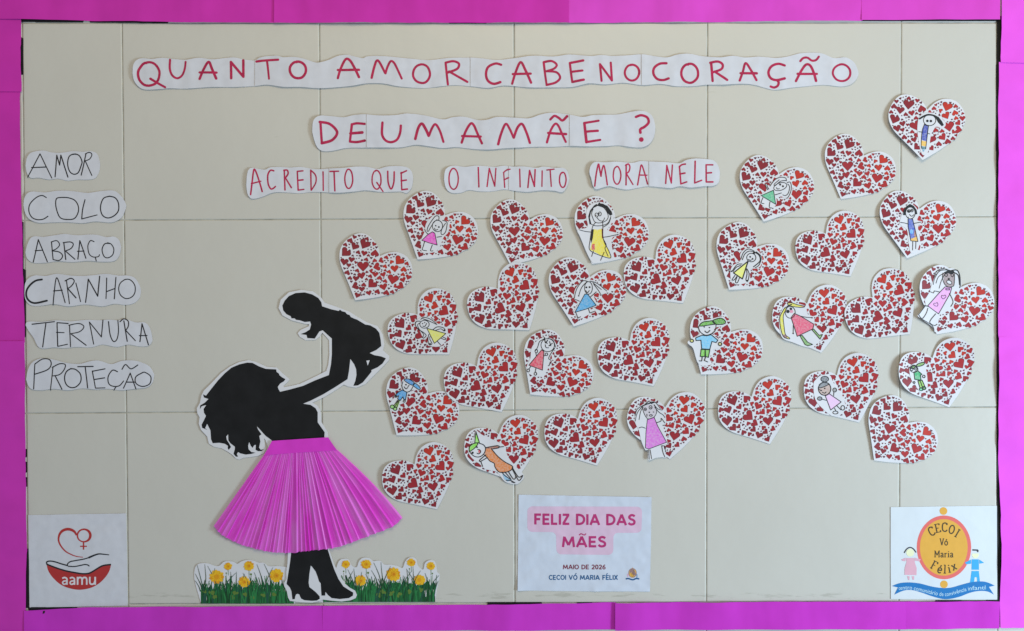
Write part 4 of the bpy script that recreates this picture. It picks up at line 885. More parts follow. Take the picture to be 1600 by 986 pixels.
z = Z(1252, 552, B)
h = heart('heart with drawn brown skinned figure, grey hair bun and lilac dress on an oval paper', (1306.7, 585.5), (1342.4, 660.8), [(-1, .2, 4), (.9, -.6, 4.2)], 36)
drawing(h, z, B, [(163, 430), (200, 365), (270, 308), (390, 305), (440, 400), (505, 500), (575, 600), (610, 750), (560, 850), (430, 875), (300, 780), (185, 640)],
 [('face', (176, 150, 144), ell(320, 495, 86, 90, 22)), ('hair', (112, 116, 126), [(228, 488), (240, 430), (290, 400), (335, 395), (390, 432), (340, 462), (290, 478)]), ('hair_bun', (104, 108, 118), ell(322, 360, 54, 38, 16)), ('dress', (218, 176, 224), [(330, 595), (400, 565), (552, 680), (405, 792)]), ('hand', (120, 122, 132), ell(250, 632, 30, 23, 12)), ('hand', (126, 124, 130), ell(462, 513, 24, 26, 12))],
 [(11, 'e', 320, 495, 88, 92), ((228, 485), (290, 475), (390, 430)), ('e', 322, 360, 55, 39), ('x', (330, 595), (385, 565), (552, 680), (405, 792)), ('e', 250, 632, 32, 25), ('e', 462, 513, 26, 28), ('s', (280, 640), (355, 660)), ('s', (450, 545), (448, 592)), ((460, 770), (482, 810)), ('e', 472, 828, 36, 20), ('s', (490, 730), (550, 792)), ('e', 575, 762, 26, 32), ((290, 545), (320, 558), (342, 540)), ('s', (240, 505), (262, 515))], [(272, 520, 10), (322, 490, 10)], 8.5)
z = Z(1402, 529, 8.8)
h = heart('heart near the right border with very small drawn figure all in green with a cap', (1456, 559.1), (1482.7, 636.4), [(-1, .35, 9), (.9, -.7, 7)], 37)
drawing(h, z, 8.8, [(150, 440), (175, 365), (290, 322), (375, 335), (390, 440), (405, 540), (400, 700), (310, 745), (235, 640), (175, 560)],
 [('cap', (98, 150, 58), [(160, 402), (200, 365), (240, 370), (245, 385), (200, 412)]), ('cap_brim', (108, 156, 66), [(250, 372), (280, 345), (358, 325), (355, 358), (290, 382)]), ('shirt', (38, 156, 98), [(215, 460), (270, 440), (330, 490), (308, 500), (315, 570), (270, 572), (240, 560), (225, 560)]), ('shorts', (126, 180, 58), [(270, 580), (330, 570), (370, 660), (300, 682)]), ('shoes', (96, 190, 140), ell(315, 695, 26, 18, 12)), ('shoes', (70, 130, 60), ell(355, 680, 26, 20, 12))],
 [('e', 218, 420, 56, 44), ('e', 185, 418, 20, 20), ('e', 240, 412, 20, 20), ('q', (160, 402), (200, 365), (240, 370), (245, 385), (200, 412)), ('q', (250, 372), (280, 345), (358, 325), (355, 358), (290, 382)), ('x', (215, 460), (270, 440), (330, 490), (308, 500), (315, 570), (225, 560)), ('x', (270, 580), (330, 570), (370, 660), (300, 682)), ('s', (300, 575), (335, 670)), ('e', 355, 520, 18, 18), ('e', 215, 600, 13, 12), ('e', 315, 695, 28, 20), ('e', 355, 680, 28, 22)], [(240, 412, 7)], 9)

# ------------------------------------------------------------------ mother and baby silhouette with the crepe skirt
s1, s2, s3 = Z(300, 550, 5.8), Z(430, 445, 3.867), Z(430, 850, 10.379)
mother = thing('silhouette_cutout', 'black silhouette of mother lifting a baby, wearing a pleated pink crepe skirt', 'paper cutout', 480, 940)
def d_up(x, y):
    v = 1.9 + 0.7 * noise.noise(Vector((x / 60, y / 60, 4.4))) + 0.3 * noise.noise(Vector((x / 20, y / 30, 8.4)))
    v += 1.6 * max(0, min(1, (350 - x) / 60)) ** 2 + 1.2 * max(0, min(1, (500 - y) / 60))
    return v
def d_lo(x, y): return 3.3 + 0.5 * noise.noise(Vector((x / 40, y / 40, 2.2)))
up_white = s2([(-100, 700), (-60, 655)]) [:0] \
  + s1([(690, 860), (668, 800), (655, 780), (662, 830), (672, 880), (650, 918), (600, 940), (540, 950), (470, 957), (430, 975), (400, 965), (368, 932), (330, 905), (270, 872), (200, 858), (155, 830), (140, 765), (85, 705), (65, 650), (72, 590), (52, 555), (47, 510), (75, 460), (88, 395), (110, 350), (180, 280), (265, 190), (350, 128), (430, 90), (515, 72), (580, 88), (680, 133), (770, 140), (820, 190), (885, 245), (870, 270), (828, 308), (838, 318), (900, 306)]) \
  + s2([(90, 612), (150, 598), (230, 560), (310, 520), (322, 480), (328, 420), (326, 335), (300, 305), (285, 290), (270, 312), (245, 332), (185, 335), (150, 315), (137, 292), (155, 272), (205, 250), (206, 238), (180, 236), (100, 215), (45, 185), (22, 140), (35, 90), (85, 45), (160, 30), (230, 40), (278, 75), (300, 108), (400, 143), (450, 163), (500, 195), (560, 228), (620, 250), (650, 300), (660, 360), (652, 395), (690, 430), (688, 455), (650, 495), (600, 545), (545, 600), (490, 622), (440, 614), (415, 603), (345, 650), (290, 682), (225, 712), (255, 728), (275, 760), (281, 830), (318, 890), (322, 925), (330, 1010), (-30, 1010)])
wp = sheet('white_backing', up_white, d_up, M_card, mother, grid=4.5, thick=0.55)
up_black = s2([(300, 890), (298, 920), (296, 980), (-20, 985)]) \
  + s1([(730, 860), (725, 800), (670, 760), (625, 710), (590, 672), (600, 700), (632, 745), (612, 760), (622, 810), (610, 865), (625, 885), (655, 880), (632, 898), (600, 898), (578, 885), (581, 840), (565, 845), (552, 868), (535, 850), (520, 815), (511, 850), (515, 880), (540, 905), (578, 912), (540, 923), (490, 929), (440, 918), (420, 906), (408, 925), (420, 947), (400, 948), (378, 922), (390, 880), (391, 858), (350, 826), (332, 800), (330, 745), (313, 765), (318, 795), (340, 830), (356, 860), (335, 887), (326, 872), (328, 850), (300, 831), (250, 822), (190, 826), (175, 790), (170, 710), (140, 650), (122, 690), (142, 706), (95, 686), (90, 658), (110, 620), (130, 578), (112, 550), (108, 515), (132, 480), (92, 490), (75, 517), (78, 483), (120, 458), (152, 425), (112, 412), (103, 383), (130, 395), (180, 330), (240, 255), (300, 192), (360, 142), (430, 112), (500, 96), (550, 98), (610, 130), (670, 152), (765, 157), (769, 180), (790, 195), (795, 210), (820, 230), (848, 245), (836, 265), (800, 286), (780, 315), (785, 335), (800, 360)]) \
  + s2([(90, 632), (170, 610), (240, 578), (325, 545), (338, 480), (343, 420), (343, 325), (315, 300), (288, 275), (268, 282), (250, 310), (240, 325), (195, 322), (190, 303), (155, 298), (185, 286), (210, 270), (218, 240), (212, 222), (180, 225), (150, 215), (128, 212), (118, 203), (100, 203), (95, 190), (70, 178), (50, 155), (45, 125), (60, 95), (85, 68), (125, 50), (180, 46), (225, 58), (262, 80), (280, 105), (285, 130), (340, 148), (385, 158), (392, 150), (405, 160), (425, 165), (435, 178), (450, 182), (458, 195), (480, 205), (495, 210), (520, 225), (545, 240), (575, 245), (610, 265), (630, 290), (638, 330), (642, 370), (610, 395), (572, 412), (600, 425), (640, 432), (670, 444), (650, 475), (620, 498), (582, 515), (583, 525), (555, 560), (530, 590), (500, 608), (473, 610), (485, 580), (492, 545), (490, 510), (478, 480), (455, 448), (447, 520), (438, 570), (360, 620), (290, 662), (215, 700), (170, 718), (215, 725), (245, 745), (258, 770), (258, 830), (280, 862)])
sheet('black_figures', up_black, d_up, M_black_print, wp, off=0.12, grid=4.5)
sheet('gap_between_legs', s2([(552, 458), (572, 456), (560, 488)]), d_up, M_card, wp, off=0.24, grid=3)
lo_white = [(445, 690)] + s3([(213, 120), (205, 300), (185, 450), (190, 560), (150, 620), (150, 670), (195, 760), (215, 860), (245, 915), (400, 935), (600, 945), (720, 922), (780, 895), (900, 910), (1080, 925), (1230, 905), (1310, 870), (1330, 820), (1300, 750), (1210, 700), (1140, 640), (1050, 500), (960, 320), (880, 90)]) + [(505, 690)]
wl = sheet('white_backing', lo_white, d_lo, M_card, mother, off=0.35, grid=4.5, thick=0.5)
lo_black = [(452, 692)] + s3([(265, 130), (245, 300), (205, 555), (190, 640), (245, 700), (270, 760), (285, 890), (325, 885), (332, 840), (345, 810), (370, 800), (398, 812), (412, 850), (430, 880), (480, 905), (600, 915), (680, 910), (730, 880), (725, 840), (660, 770), (560, 690), (548, 620), (560, 480), (582, 345), (602, 362), (660, 440), (690, 520), (715, 600), (742, 630), (755, 830), (815, 830), (820, 770), (860, 820), (920, 870), (1050, 885), (1200, 870), (1265, 830), (1270, 780), (1210, 745), (1110, 680), (1030, 560), (960, 400), (900, 220), (855, 75)]) + [(498, 692)]
sheet('black_legs', lo_black, d_lo, M_black_print, wl, off=0.47, grid=4.5)

# crepe skirt
def crepe():
    m = bpy.data.materials.new('pink crepe paper'); m.use_nodes = True
    nt = m.node_tree; L = nt.links; b = nt.nodes['Principled BSDF']
    b.inputs['Roughness'].default_value = 0.42; b.inputs['Specular IOR Level'].default_value = 0.5
    uv = nt.nodes.new('ShaderNodeUVMap'); uv.uv_map = 'u'
    mp = nt.nodes.new('ShaderNodeMapping'); mp.inputs['Scale'].default_value = (15, 0.9, 1)
    L.new(uv.outputs[0], mp.inputs['Vector'])
    n = nt.nodes.new('ShaderNodeTexNoise'); n.inputs['Scale'].default_value = 1; n.inputs['Detail'].default_value = 5; n.inputs['Roughness'].default_value = 0.65
    L.new(mp.outputs[0], n.inputs['Vector'])
    r = nt.nodes.new('ShaderNodeValToRGB')
    r.color_ramp.elements[0].position = 0.42; r.color_ramp.elements[0].color = rgb(246, 62, 204, 0.84)
    r.color_ramp.elements[1].position = 0.76; r.color_ramp.elements[1].color = rgb(250, 140, 228, 0.84)
    L.new(n.outputs['Fac'], r.inputs['Fac']); L.new(r.outputs['Color'], b.inputs['Base Color'])
    mp2 = nt.nodes.new('ShaderNodeMapping'); mp2.inputs['Scale'].default_value = (260, 5, 1)
    L.new(uv.outputs[0], mp2.inputs['Vector'])
    n2 = nt.nodes.new('ShaderNodeTexNoise'); n2.inputs['Scale'].default_value = 1; n2.inputs['Detail'].default_value = 3
    L.new(mp2.outputs[0], n2.inputs['Vector'])
    bp = nt.nodes.new('ShaderNodeBump'); bp.inputs['Distance'].default_value = 0.0004; bp.inputs['Strength'].default_value = 0.8
    L.new(n2.outputs['Fac'], bp.inputs['Height']); L.new(bp.outputs['Normal'], b.inputs['Normal'])
    tr = nt.nodes.new('ShaderNodeBsdfTransparent'); tr.inputs[0].default_value = (1, 0.5, 0.92, 1)
    tl = nt.nodes.new('ShaderNodeBsdfTranslucent'); L.new(r.outputs['Color'], tl.inputs['Color'])
    m1 = nt.nodes.new('ShaderNodeMixShader'); m1.inputs[0].default_value = 0.06
    L.new(b.outputs[0], m1.inputs[1]); L.new(tl.outputs[0], m1.inputs[2])
    m2 = nt.nodes.new('ShaderNodeMixShader'); m2.inputs[0].default_value = 0.15
    L.new(m1.outputs[0], m2.inputs[1]); L.new(tr.outputs[0], m2.inputs[2])
    L.new(m2.outputs[0], nt.nodes['Material Output'].inputs['Surface'])
    return m
M_crepe = crepe()
sk = Z(320, 680, 5)
hem = catmull(sk([(75, 705), (145, 775), (240, 828), (310, 856), (415, 884), (515, 908), (655, 914), (735, 906), (860, 893), (960, 884), (1080, 858), (1215, 808), (1345, 758), (1480, 704), (1545, 640)]), 8)
waist = sk([(468, 150), (1040, 112)])
rnd = random.Random(5)
# fold boundaries (0..1 across the hem), matched to the photograph's fold lines
hx = [75, 110, 145, 178, 205, 240, 262, 290, 310, 342, 370, 398, 415, 452, 480, 515, 540, 575, 612, 640, 660, 700, 735, 750, 765, 800, 832, 860, 880, 925, 960, 1000, 1050, 1070, 1108, 1160, 1215, 1262, 1300, 1345, 1398, 1440, 1480, 1512, 1545]
L = [0]
for a, b_ in zip(hem[:-1], hem[1:]): L.append(L[-1] + math.hypot(b_[0] - a[0], b_[1] - a[1]))
def hem_at(u):
    t = u * L[-1]
    for i in range(len(L) - 1):
        if L[i] <= t <= L[i + 1] + 1e-9:
            f = (t - L[i]) / (L[i + 1] - L[i]); return (hem[i][0] + (hem[i + 1][0] - hem[i][0]) * f, hem[i][1] + (hem[i + 1][1] - hem[i][1]) * f)
    return hem[-1]
def u_of(hxz):
    X = 320 + hxz / 5
    lo, hi = 0, 1
    for _ in range(30):
        m = (lo + hi) / 2
        if hem_at(m)[0] < X: lo = m
        else: hi = m
    return lo
hx = [75, 118, 145, 180, 240, 262, 310, 342, 370, 415, 436, 480, 515, 540, 575, 612, 640, 660, 735, 765, 800, 832, 860, 905, 960, 1010, 1080, 1108, 1160, 1215, 1290, 1345, 1410, 1480, 1545]
folds = [u_of(v) for v in hx]
cols = []          # (u at hem, u at waist, height 0..1); the paper climbs slowly to each crease and drops sharply behind it
for i, u in enumerate(folds[:-1]):
    nu = folds[i + 1]; wdt = nu - u; lo = rnd.uniform(0.0, 0.18); hi = rnd.uniform(.35, .95) * min(1, .55 + wdt * 14)
    jw = rnd.uniform(-.35, .35) * wdt
    for t, h_ in ((0, lo), (.2, lo + (hi - lo) * .1), (.5, lo + (hi - lo) * (.42 + rnd.uniform(-.12, .12))), (.74, lo + (hi - lo) * .85), (.84, hi), (.88, hi * 1.02)):
        cols.append((u + wdt * t, u + wdt * t + jw * math.sin(math.pi * t) * .6, h_))
cols.append((folds[-1], folds[-1], 0.1))
V = []; UV = []; NR = 26
for u, uw, hgt in cols:
    hp = hem_at(u)
    t0 = (waist[0][0] + (waist[1][0] - waist[0][0]) * uw, waist[0][1] + (waist[1][1] - waist[0][1]) * uw)
    hp = (hp[0], hp[1] + 0.9 * (hgt - .4) + 0.5 * rnd.uniform(-1, 1))
    for r in range(NR + 1):
        v = r / NR
        x = t0[0] + (hp[0] - t0[0]) * v; y = t0[1] + (hp[1] - t0[1]) * v
        x += 9 * max(0, u - .75) / .25 * math.sin(math.pi * v) * .55
        amp = 1.2 + 4.6 * v
        dep = 4.8 + 0.8 * v + hgt * amp + 0.8 * noise.noise(Vector((u * 16, v * 2.2, 3)))
        if u < 0.03 or u > .97: dep -= 1.2 * v
        V.append(P(x, y, dep)); UV.append((u, v))
F = []; R1 = NR + 1
for i in range(len(cols) - 1):
    for r in range(NR): F.append((i * R1 + r, i * R1 + r + 1, (i + 1) * R1 + r + 1, (i + 1) * R1 + r))
skirt = mesh('pleated_skirt', V, F, M_crepe, mother)
ul = skirt.data.uv_layers.new(name='u')
for lp in skirt.data.loops: ul.data[lp.index].uv = UV[lp.vertex_index]
skirt['label'] = 'fan pleated skirt of thin pink crepe paper'
def d_wb(x, y): return 6.0 + 0.9 * noise.noise(Vector((x / 16, y / 40, 1.2)))
M_band = material('magenta waistband', rgb(222, 62, 206, 1.0), 0.7, 0.06, 40, bump=0.0002, bump_scale=120, spec=0.2)
sheet('waistband', sk([(530, 42), (740, 28), (968, 14), (998, 60), (1036, 114), (900, 124), (700, 136), (465, 156), (498, 100)]), d_wb, M_band, skirt, grid=3.5, thick=0.4)

# ------------------------------------------------------------------ printed strips of grass and flowers
def grass(label, z, outline, flowers, buds, clumps, x0, x1, ybase, seed, blades=210):
    rg = random.Random(seed)
    o = z(catmull(outline[:-3], 4) + outline[-3:])
    cx = sum(p[0] for p in o) / len(o)
    root = thing('flower_cutout', label, 'paper cutout', cx, 943, 'printed strips of grass and yellow flowers')
    def d(x, y): return 1.0 + 2.2 * max(0, (905 - y) / 25) ** 1.2 * 0.45 + 0.35 * noise.noise(Vector((x / 18, y / 18, seed)))
    sh = sheet('white_backing', o, d, M_card, root, grid=3.6, thick=0.45)
    gs = [flat(c) for c in ((18, 62, 34), (26, 86, 46), (38, 112, 62), (30, 74, 60), (86, 112, 48))]
    k = Ink(d, 0.12)
    # the grass is densest at the foot
    base = [(x0, ybase)] + [(x0 + (x1 - x0) * i / 60, ybase - 140 - rg.uniform(0, 130)) for i in range(61)] + [(x1, ybase)]
    n0 = len(base)
    for i in range(1, n0 - 2):
        a, b2 = base[i], base[i + 1]
        k.add(z([(a[0], ybase), a, b2, (b2[0], ybase)]), [(0, 1, 2, 3)], rg.choice((0, 1, 1)))
        k.off -= 0.006
    k.off = 0.15
    xs = sorted(p[0] for p in outline)
    def blade(bx, by, tx, ty, w, mi):
        bend = rg.uniform(-.25, .25) * (by - ty)
        mx, my = (bx + tx) / 2 + bend * 0.3 - (tx - bx) * .22, (by + ty) / 2
        pts = catmull([(bx, by), (mx, my), (tx, ty)], 6)
        k.line(z(pts), w / 8, mi, cap=False, w2=w / 8 * .28, split=200)
    for q in range(blades):
        bx = rg.uniform(x0 + 8, x1 - 8); hgt = rg.choice((rg.uniform(180, 260), rg.uniform(200, 300), rg.uniform(230, 350)))
        tx = bx + rg.uniform(-70, 70); tx = max(x0 + 2 if seed == 2 else x0 - 60, min(x1 - 4 if seed == 1 else x1 + 20, tx))
        blade(bx, ybase - 4, tx, ybase - hgt, rg.uniform(12, 30), rg.choice((0, 1, 1, 2, 2, 3)))
        k.off = 0.15 + 0.0022 * q
    for (bx, tx, ty) in clumps: blade(bx, ybase - 150, tx, ty, 13, 0 if (tx % 2) else 3)
    k.off = 0.45
    for bx, by, br in buds:
        q = z([(bx, by)])[0]; k.disc(q[0], q[1], br / 8, 4); k.line(z([(bx, by + br), (bx + 3, by + 120)]), 3 / 8, 4, cap=False)
    for fx, fy, fr in flowers:
        k.line(z([(fx, fy), (fx + 2, fy + fr + 60)]), 5 / 8, 2, cap=False)
    for q in range(9):
        bx = rg.uniform(x0 + 30, x1 - 30); by = rg.uniform(ybase - 160, ybase - 70)
        for a in range(4): 
            c0 = z([(bx + rg.uniform(-26, 26), by + rg.uniform(-18, 18))])[0]
            k.add(ell(c0[0], c0[1], 2.6, 1.9, 8, rg.uniform(0, 180)), [tuple(range(8))], 4)
    g = k.build('printed_grass', gs, sh); g['kind'] = 'stuff'
    ymat = [flat(c) for c in ((218, 170, 34), (204, 142, 24), (188, 116, 20))]
    for fx, fy, fr in flowers:
        f = Ink(d, 0.62); r = fr / 8; c0 = z([(fx, fy)])[0]; a0 = rg.uniform(0, 360)
        for p in range(11):
            a = math.radians(a0 + p * 360 / 11 + rg.uniform(-6, 6)); rr = r * rg.uniform(.52, .62)
            f.add(ell(c0[0] + math.cos(a) * rr, c0[1] + math.sin(a) * rr * .92, r * rg.uniform(.38, .46), r * rg.uniform(.24, .32), 12, math.degrees(a)), [tuple(range(12))], rg.choice((0, 0, 1)))
        f.disc(c0[0], c0[1], r * .62, 0)
        for p in range(12):
            a = math.radians(a0 + p * 30 + 9)
            f.line([(c0[0] + math.cos(a) * r * .2, c0[1] + math.sin(a) * r * .2), (c0[0] + math.cos(a) * r * .8, c0[1] + math.sin(a) * r * .74)], r * .09, 1, w2=r * .02)
        f.disc(c0[0], c0[1], r * .32, 1); f.disc(c0[0] + .05 * r, c0[1], r * .17, 2)
        f.build('printed_flower', ymat, sh)
    return root
g1, g2 = Z(300, 865, 8), Z(490, 865, 8)
grass('strip of printed grass and five yellow flowers left of the silhouette feet', g1,
 [(115, 622), (85, 520), (50, 400), (30, 300), (35, 200), (60, 145), (110, 118), (200, 120), (290, 150), (345, 148), (400, 102), (450, 92), (520, 100), (570, 125), (620, 95), (690, 76), (770, 85), (830, 108), (900, 112), (950, 150), (1010, 156), (1070, 152), (1150, 160), (1210, 170), (1290, 622)],
 [(455, 158, 52), (715, 150, 66), (312, 288, 94), (655, 352, 74), (1058, 270, 92)], [(432, 242, 9), (740, 257, 13)],
 [(150, 70, 140), (160, 165, 130), (140, 45, 250), (110, 42, 335), (230, 290, 180), (420, 550, 240), (560, 560, 225), (600, 660, 250), (760, 715, 280), (860, 780, 230), (880, 815, 130), (980, 905, 125), (900, 1015, 170), (480, 485, 225), (330, 200, 150), (700, 640, 240)], 112, 1275, 622, 1)
grass('strip of printed grass and seven yellow flowers right of the silhouette feet', g2,
 [(60, 604), (230, 330), (300, 130), (335, 76), (380, 62), (440, 72), (480, 150), (540, 166), (570, 92), (620, 50), (700, 55), (745, 90), (800, 85), (850, 97), (880, 132), (960, 136), (1040, 150), (1112, 176), (1145, 100), (1190, 50), (1250, 45), (1290, 80), (1305, 150), (1370, 196), (1395, 115), (1450, 80), (1510, 90), (1535, 150), (1545, 225), (1577, 262), (1568, 330), (1545, 430), (1530, 540), (1518, 604)],
 [(405, 132, 55), (660, 130, 66), (590, 335, 74), (1000, 255, 94), (1222, 108, 54), (1468, 152, 56), (1325, 328, 74)], [(378, 218, 9), (683, 238, 13), (1200, 188, 8), (1487, 245, 9)],
 [(520, 430, 195), (540, 505, 185), (440, 495, 215), (560, 605, 225), (720, 655, 250), (800, 725, 205), (850, 755, 110), (900, 845, 105), (840, 965, 155), (1180, 1165, 185), (1080, 1230, 215), (1260, 1245, 160), (1260, 1340, 210), (1460, 1395, 240), (1460, 1570, 268), (1520, 1562, 335), (1300, 1170, 200)], 120, 1520, 604, 2, 260)

# ------------------------------------------------------------------ posters
def text_mesh(txt, bold=0.0):
    c = bpy.data.curves.new('t', 'FONT'); c.body = txt; c.offset = bold; c.resolution_u = 4; c.fill_mode = 'FRONT'
    o = bpy.data.objects.new('t', c); COL.objects.link(o)
    dg = bpy.context.evaluated_depsgraph_get(); me = bpy.data.meshes.new_from_object(o.evaluated_get(dg))
    v = [(p.co.x, p.co.y) for p in me.vertices]; f = [tuple(p.vertices) for p in me.polygons]
    bpy.data.objects.remove(o); bpy.data.curves.remove(c); bpy.data.meshes.remove(me)
    return v, f
def printed_text(name, txt, box, d, mat, parent, off=0.4, bold=0.0, path=None, skew=0.0):
    v, f = text_mesh(txt, bold)
    x0 = min(p[0] for p in v); x1 = max(p[0] for p in v); y0 = min(p[1] for p in v); y1 = max(p[1] for p in v)
    bx0, by0, bx1, by1 = box
    k = Ink(d, off)
    pts = []
    for x, y in v:
        u = (x - x0) / (x1 - x0); t = (y - y0) / (y1 - y0)
        px, py = bx0 + (bx1 - bx0) * u, by1 + (by0 - by1) * t
        if path: px, py = path(u, t)
        pts.append((px, py + skew * u))
    k.add(pts, f)
    return k.build(name, mat, parent)
def poster(name, label, cx, corners, amp, seed, lift=(), base=1.2, mat=None):
    root = thing(name, label, 'poster', cx, max(p[1] for p in corners))
    xs = [p[0] for p in corners]; ys = [p[1] for p in corners]
    def d(x, y):
        h = base + amp * (noise.noise(Vector((x / 30, y / 30, seed))) + 0.5 * noise.noise(Vector((x / 13, y / 11, seed + 3))) + 0.18 * noise.noise(Vector((x / 5, y / 6, seed + 4))))
        for px, py, a, r in lift:
            t = 1 - math.hypot(x - px, y - py) / r
            if t > 0: h += a * t * t
        return max(0.4, h)
    sh = sheet('poster_paper', corners, d, mat or M_paper, root, grid=3.0, thick=0.3)
    return root, d, sh
# greeting poster
zP = Z(780, 750, 4.929)
M_pp = material('cool white poster paper', (0.62, 0.67, 0.80, 1), 0.7, 0.04, 40, bump=0.0001, bump_scale=80, spec=0.25)
root, d, sh = poster('greeting_poster', 'white poster with pink words FELIZ DIA DAS MÃES, lower middle of the wall', 912, zP([(150, 112), (660, 122), (1172, 130), (1168, 500), (1160, 858), (650, 856), (142, 850), (146, 480)]), 1.25, 61, [(808, 922, 3, 30), (1016, 776, 1.5, 40), (930, 922, 1.6, 16), (812, 776, 1, 40)], mat=M_pp)
def rrect():
    def arc(cx, cy, r, a0, a1): return [(cx + r * math.cos(math.radians(a0 + (a1 - a0) * i / 6)), cy + r * math.sin(math.radians(a0 + (a1 - a0) * i / 6))) for i in range(7)]
    return arc(257, 242, 40, 180, 270) + arc(1060, 245, 40, 270, 360) + arc(1058, 368, 38, 0, 90) + arc(915, 442, 36, 270, 180) + arc(838, 536, 40, 0, 90) + arc(480, 532, 40, 90, 180) + arc(402, 436, 36, 0, -90) + arc(257, 360, 40, 90, 180)
M_blush = flat((200, 172, 196), 'blush print')
sheet('pink_panel', zP(rrect()), d, M_blush, sh, off=0.12, grid=3.0)
GL = {  # plain geometric capitals, unit cell
 'F': (.62, [[(.08, 0), (.08, 1)], [(0.0, .08), (.6, .08)], [(.08, .5), (.52, .5)]]),
 'E': (.64, [[(.08, 0), (.08, 1)], [(0.0, .08), (.62, .08)], [(.08, .5), (.56, .5)], [(0.0, .92), (.62, .92)]]),
 'L': (.58, [[(.08, 0), (.08, 1)], [(0.0, .92), (.56, .92)]]),
 'I': (.17, [[(.085, 0), (.085, 1)]]),
 'Z': (.66, [[(.03, .08), (.64, .08)], [(.56, .1), (.09, .9)], [(.02, .92), (.64, .92)]]),
 'D': (.80, [[(.08, 0), (.08, 1)], catmull([(.0, .08), (.30, .08), (.56, .17), (.70, .36), (.72, .5), (.70, .64), (.56, .83), (.30, .92), (.0, .92)], 5)]),
 'A': (.92, [[(.46, .02), (.06, 1)], [(.46, .02), (.86, 1)], [(.2, .70), (.72, .70)]]),
 'S': (.66, [catmull([(.60, .17), (.42, .07), (.22, .10), (.10, .26), (.22, .42), (.42, .50), (.57, .63), (.55, .84), (.36, .93), (.16, .90), (.04, .78)], 5)]),
 'O': (.86, [ell(.43, .5, .37, .44, 26) + [ell(.43, .5, .37, .44, 26)[0]]]),
 'C': (.76, [catmull([(.72, .22), (.56, .09), (.36, .08), (.14, .24), (.07, .5), (.14, .76), (.36, .92), (.56, .91), (.72, .78)], 5)]),
 'V': (.86, [[(.06, 0), (.43, .96)], [(.43, .96), (.80, 0)]]),
 'R': (.70, [[(.08, 0), (.08, 1)], catmull([(.0, .08), (.38, .08), (.58, .18), (.60, .32), (.52, .48), (.36, .54), (.06, .54)], 4), [(.36, .54), (.64, 1)]]),
 'X': (.78, [[(.06, 0), (.72, 1)], [(.72, 0), (.06, 1)]]),
 '2': (.62, [catmull([(.05, .22), (.2, .08), (.42, .10), (.54, .28), (.44, .52), (.06, .92)], 5), [(.02, .92), (.6, .92)]]),
 '0': (.66, [ell(.33, .5, .26, .43, 24) + [ell(.33, .5, .26, .43, 24)[0]]]),
 '6': (.64, [catmull([(.56, .03), (.36, .14), (.14, .44), (.08, .66)], 5), ell(.33, .70, .25, .24, 20) + [ell(.33, .70, .25, .24, 20)[0]]]),
 'M': (1.02, [[(.16, .02), (.05, 1)], [(.16, .06), (.51, .82)], [(.51, .82), (.86, .06)], [(.86, .02), (.97, 1)]]),
}
def geo_text(txt, x0, x1, y0, y1, d, mat, parent, off, tilt=0, wt=.215, one=None, acc=()):
    H = y1 - y0; tot = 0; gaps = .14; first = True
    for ch in txt: tot += (.34 if ch == ' ' else GL[ch][0]) + gaps
    tot -= gaps; sx = (x1 - x0) / tot; x = x0
    for ch in txt:
        if ch == ' ': x += (.34 + gaps) * sx; continue
        wd, st = GL[ch]
        if one is None or first: k = Ink(d, off); first = False
        if ch in acc: k.line([(x + wd * .42 * sx, y0 - .1 * H), (x + wd * .62 * sx, y0 - .3 * H)], H * wt * .8, cap=False)
        for s in st:
            pts = [(x + px * sx, y0 + py * H + tilt * ((x + px * sx) - x0) / (x1 - x0)) for px, py in s]
            k.line(pts, H * wt, cap=False, split=200)
        if one is None: k.build('letter', mat, parent)
        x += (wd + gaps) * sx
    if one: k.build(one, mat, parent)
M_magenta = flat((168, 46, 106), 'magenta print')
q = zP([(272, 259), (1048, 342)]); geo_text('FELIZ DIA DAS', q[0][0], q[1][0], q[0][1], q[1][1], d, M_magenta, sh, 0.32, 1.1)
q = zP([(487, 433), (822, 516)]); geo_text('MAES', q[0][0], q[1][0], q[0][1], q[1][1], d, M_magenta, sh, 0.32)
k = Ink(d, 0.34); k.line(zP(catmull([(615, 424), (630, 413), (645, 419), (658, 422), (668, 411)], 5)), 1.7, cap=False); k.build('letter', M_magenta, sh)
q = zP([(492, 651), (818, 686)]); geo_text('MAIO DE 2026', q[0][0], q[1][0], q[0][1], q[1][1], d, flat((116, 36, 62)), sh, 0.32, 0, .19, 'printed_line')
q = zP([(383, 731), (913, 767)])
k = Ink(d, .33)
for ax in (589, 829): k.line(zP([(ax - 5, 727), (ax + 6, 717)]), 1.2, cap=False)
k.build('accents', flat((26, 84, 132)), sh)
geo_text('CECOI VO MARIA FELIX', q[0][0], q[1][0], q[0][1], q[1][1], d, flat((26, 84, 132)), sh, 0.32, 0, .19, 'printed_line')
zE = Z(960, 870, 19.72)
k = Ink(d, 0.3)
def D(pts, mi): k.add(zE(pts), [tuple(range(len(pts)))], mi)
D(ell(560, 495, 128, 148, 24), 1); D(ell(560, 495, 112, 132, 24), 0)
k.disc(*zE([(563, 340)])[0], .7, 0); k.line(zE(catmull([(350, 678), (430, 665), (560, 700), (670, 665), (765, 678)], 6)), 2.2, 2, cap=False)
k.line(zE([(410, 520), (415, 610)]), 1.6, 3, cap=False); k.line(zE([(695, 530), (695, 640)]), 1.6, 4, cap=False)
k.line(zE([(525, 470), (600, 470)]), .8, 5, cap=False); k.line(zE([(510, 525), (610, 525)]), 1.0, 5, cap=False); k.line(zE(catmull([(510, 440), (560, 415), (610, 440)], 4)), .9, 5, cap=False); k.line(zE(catmull([(520, 580), (560, 592), (605, 575)], 4)), .8, 5, cap=False)
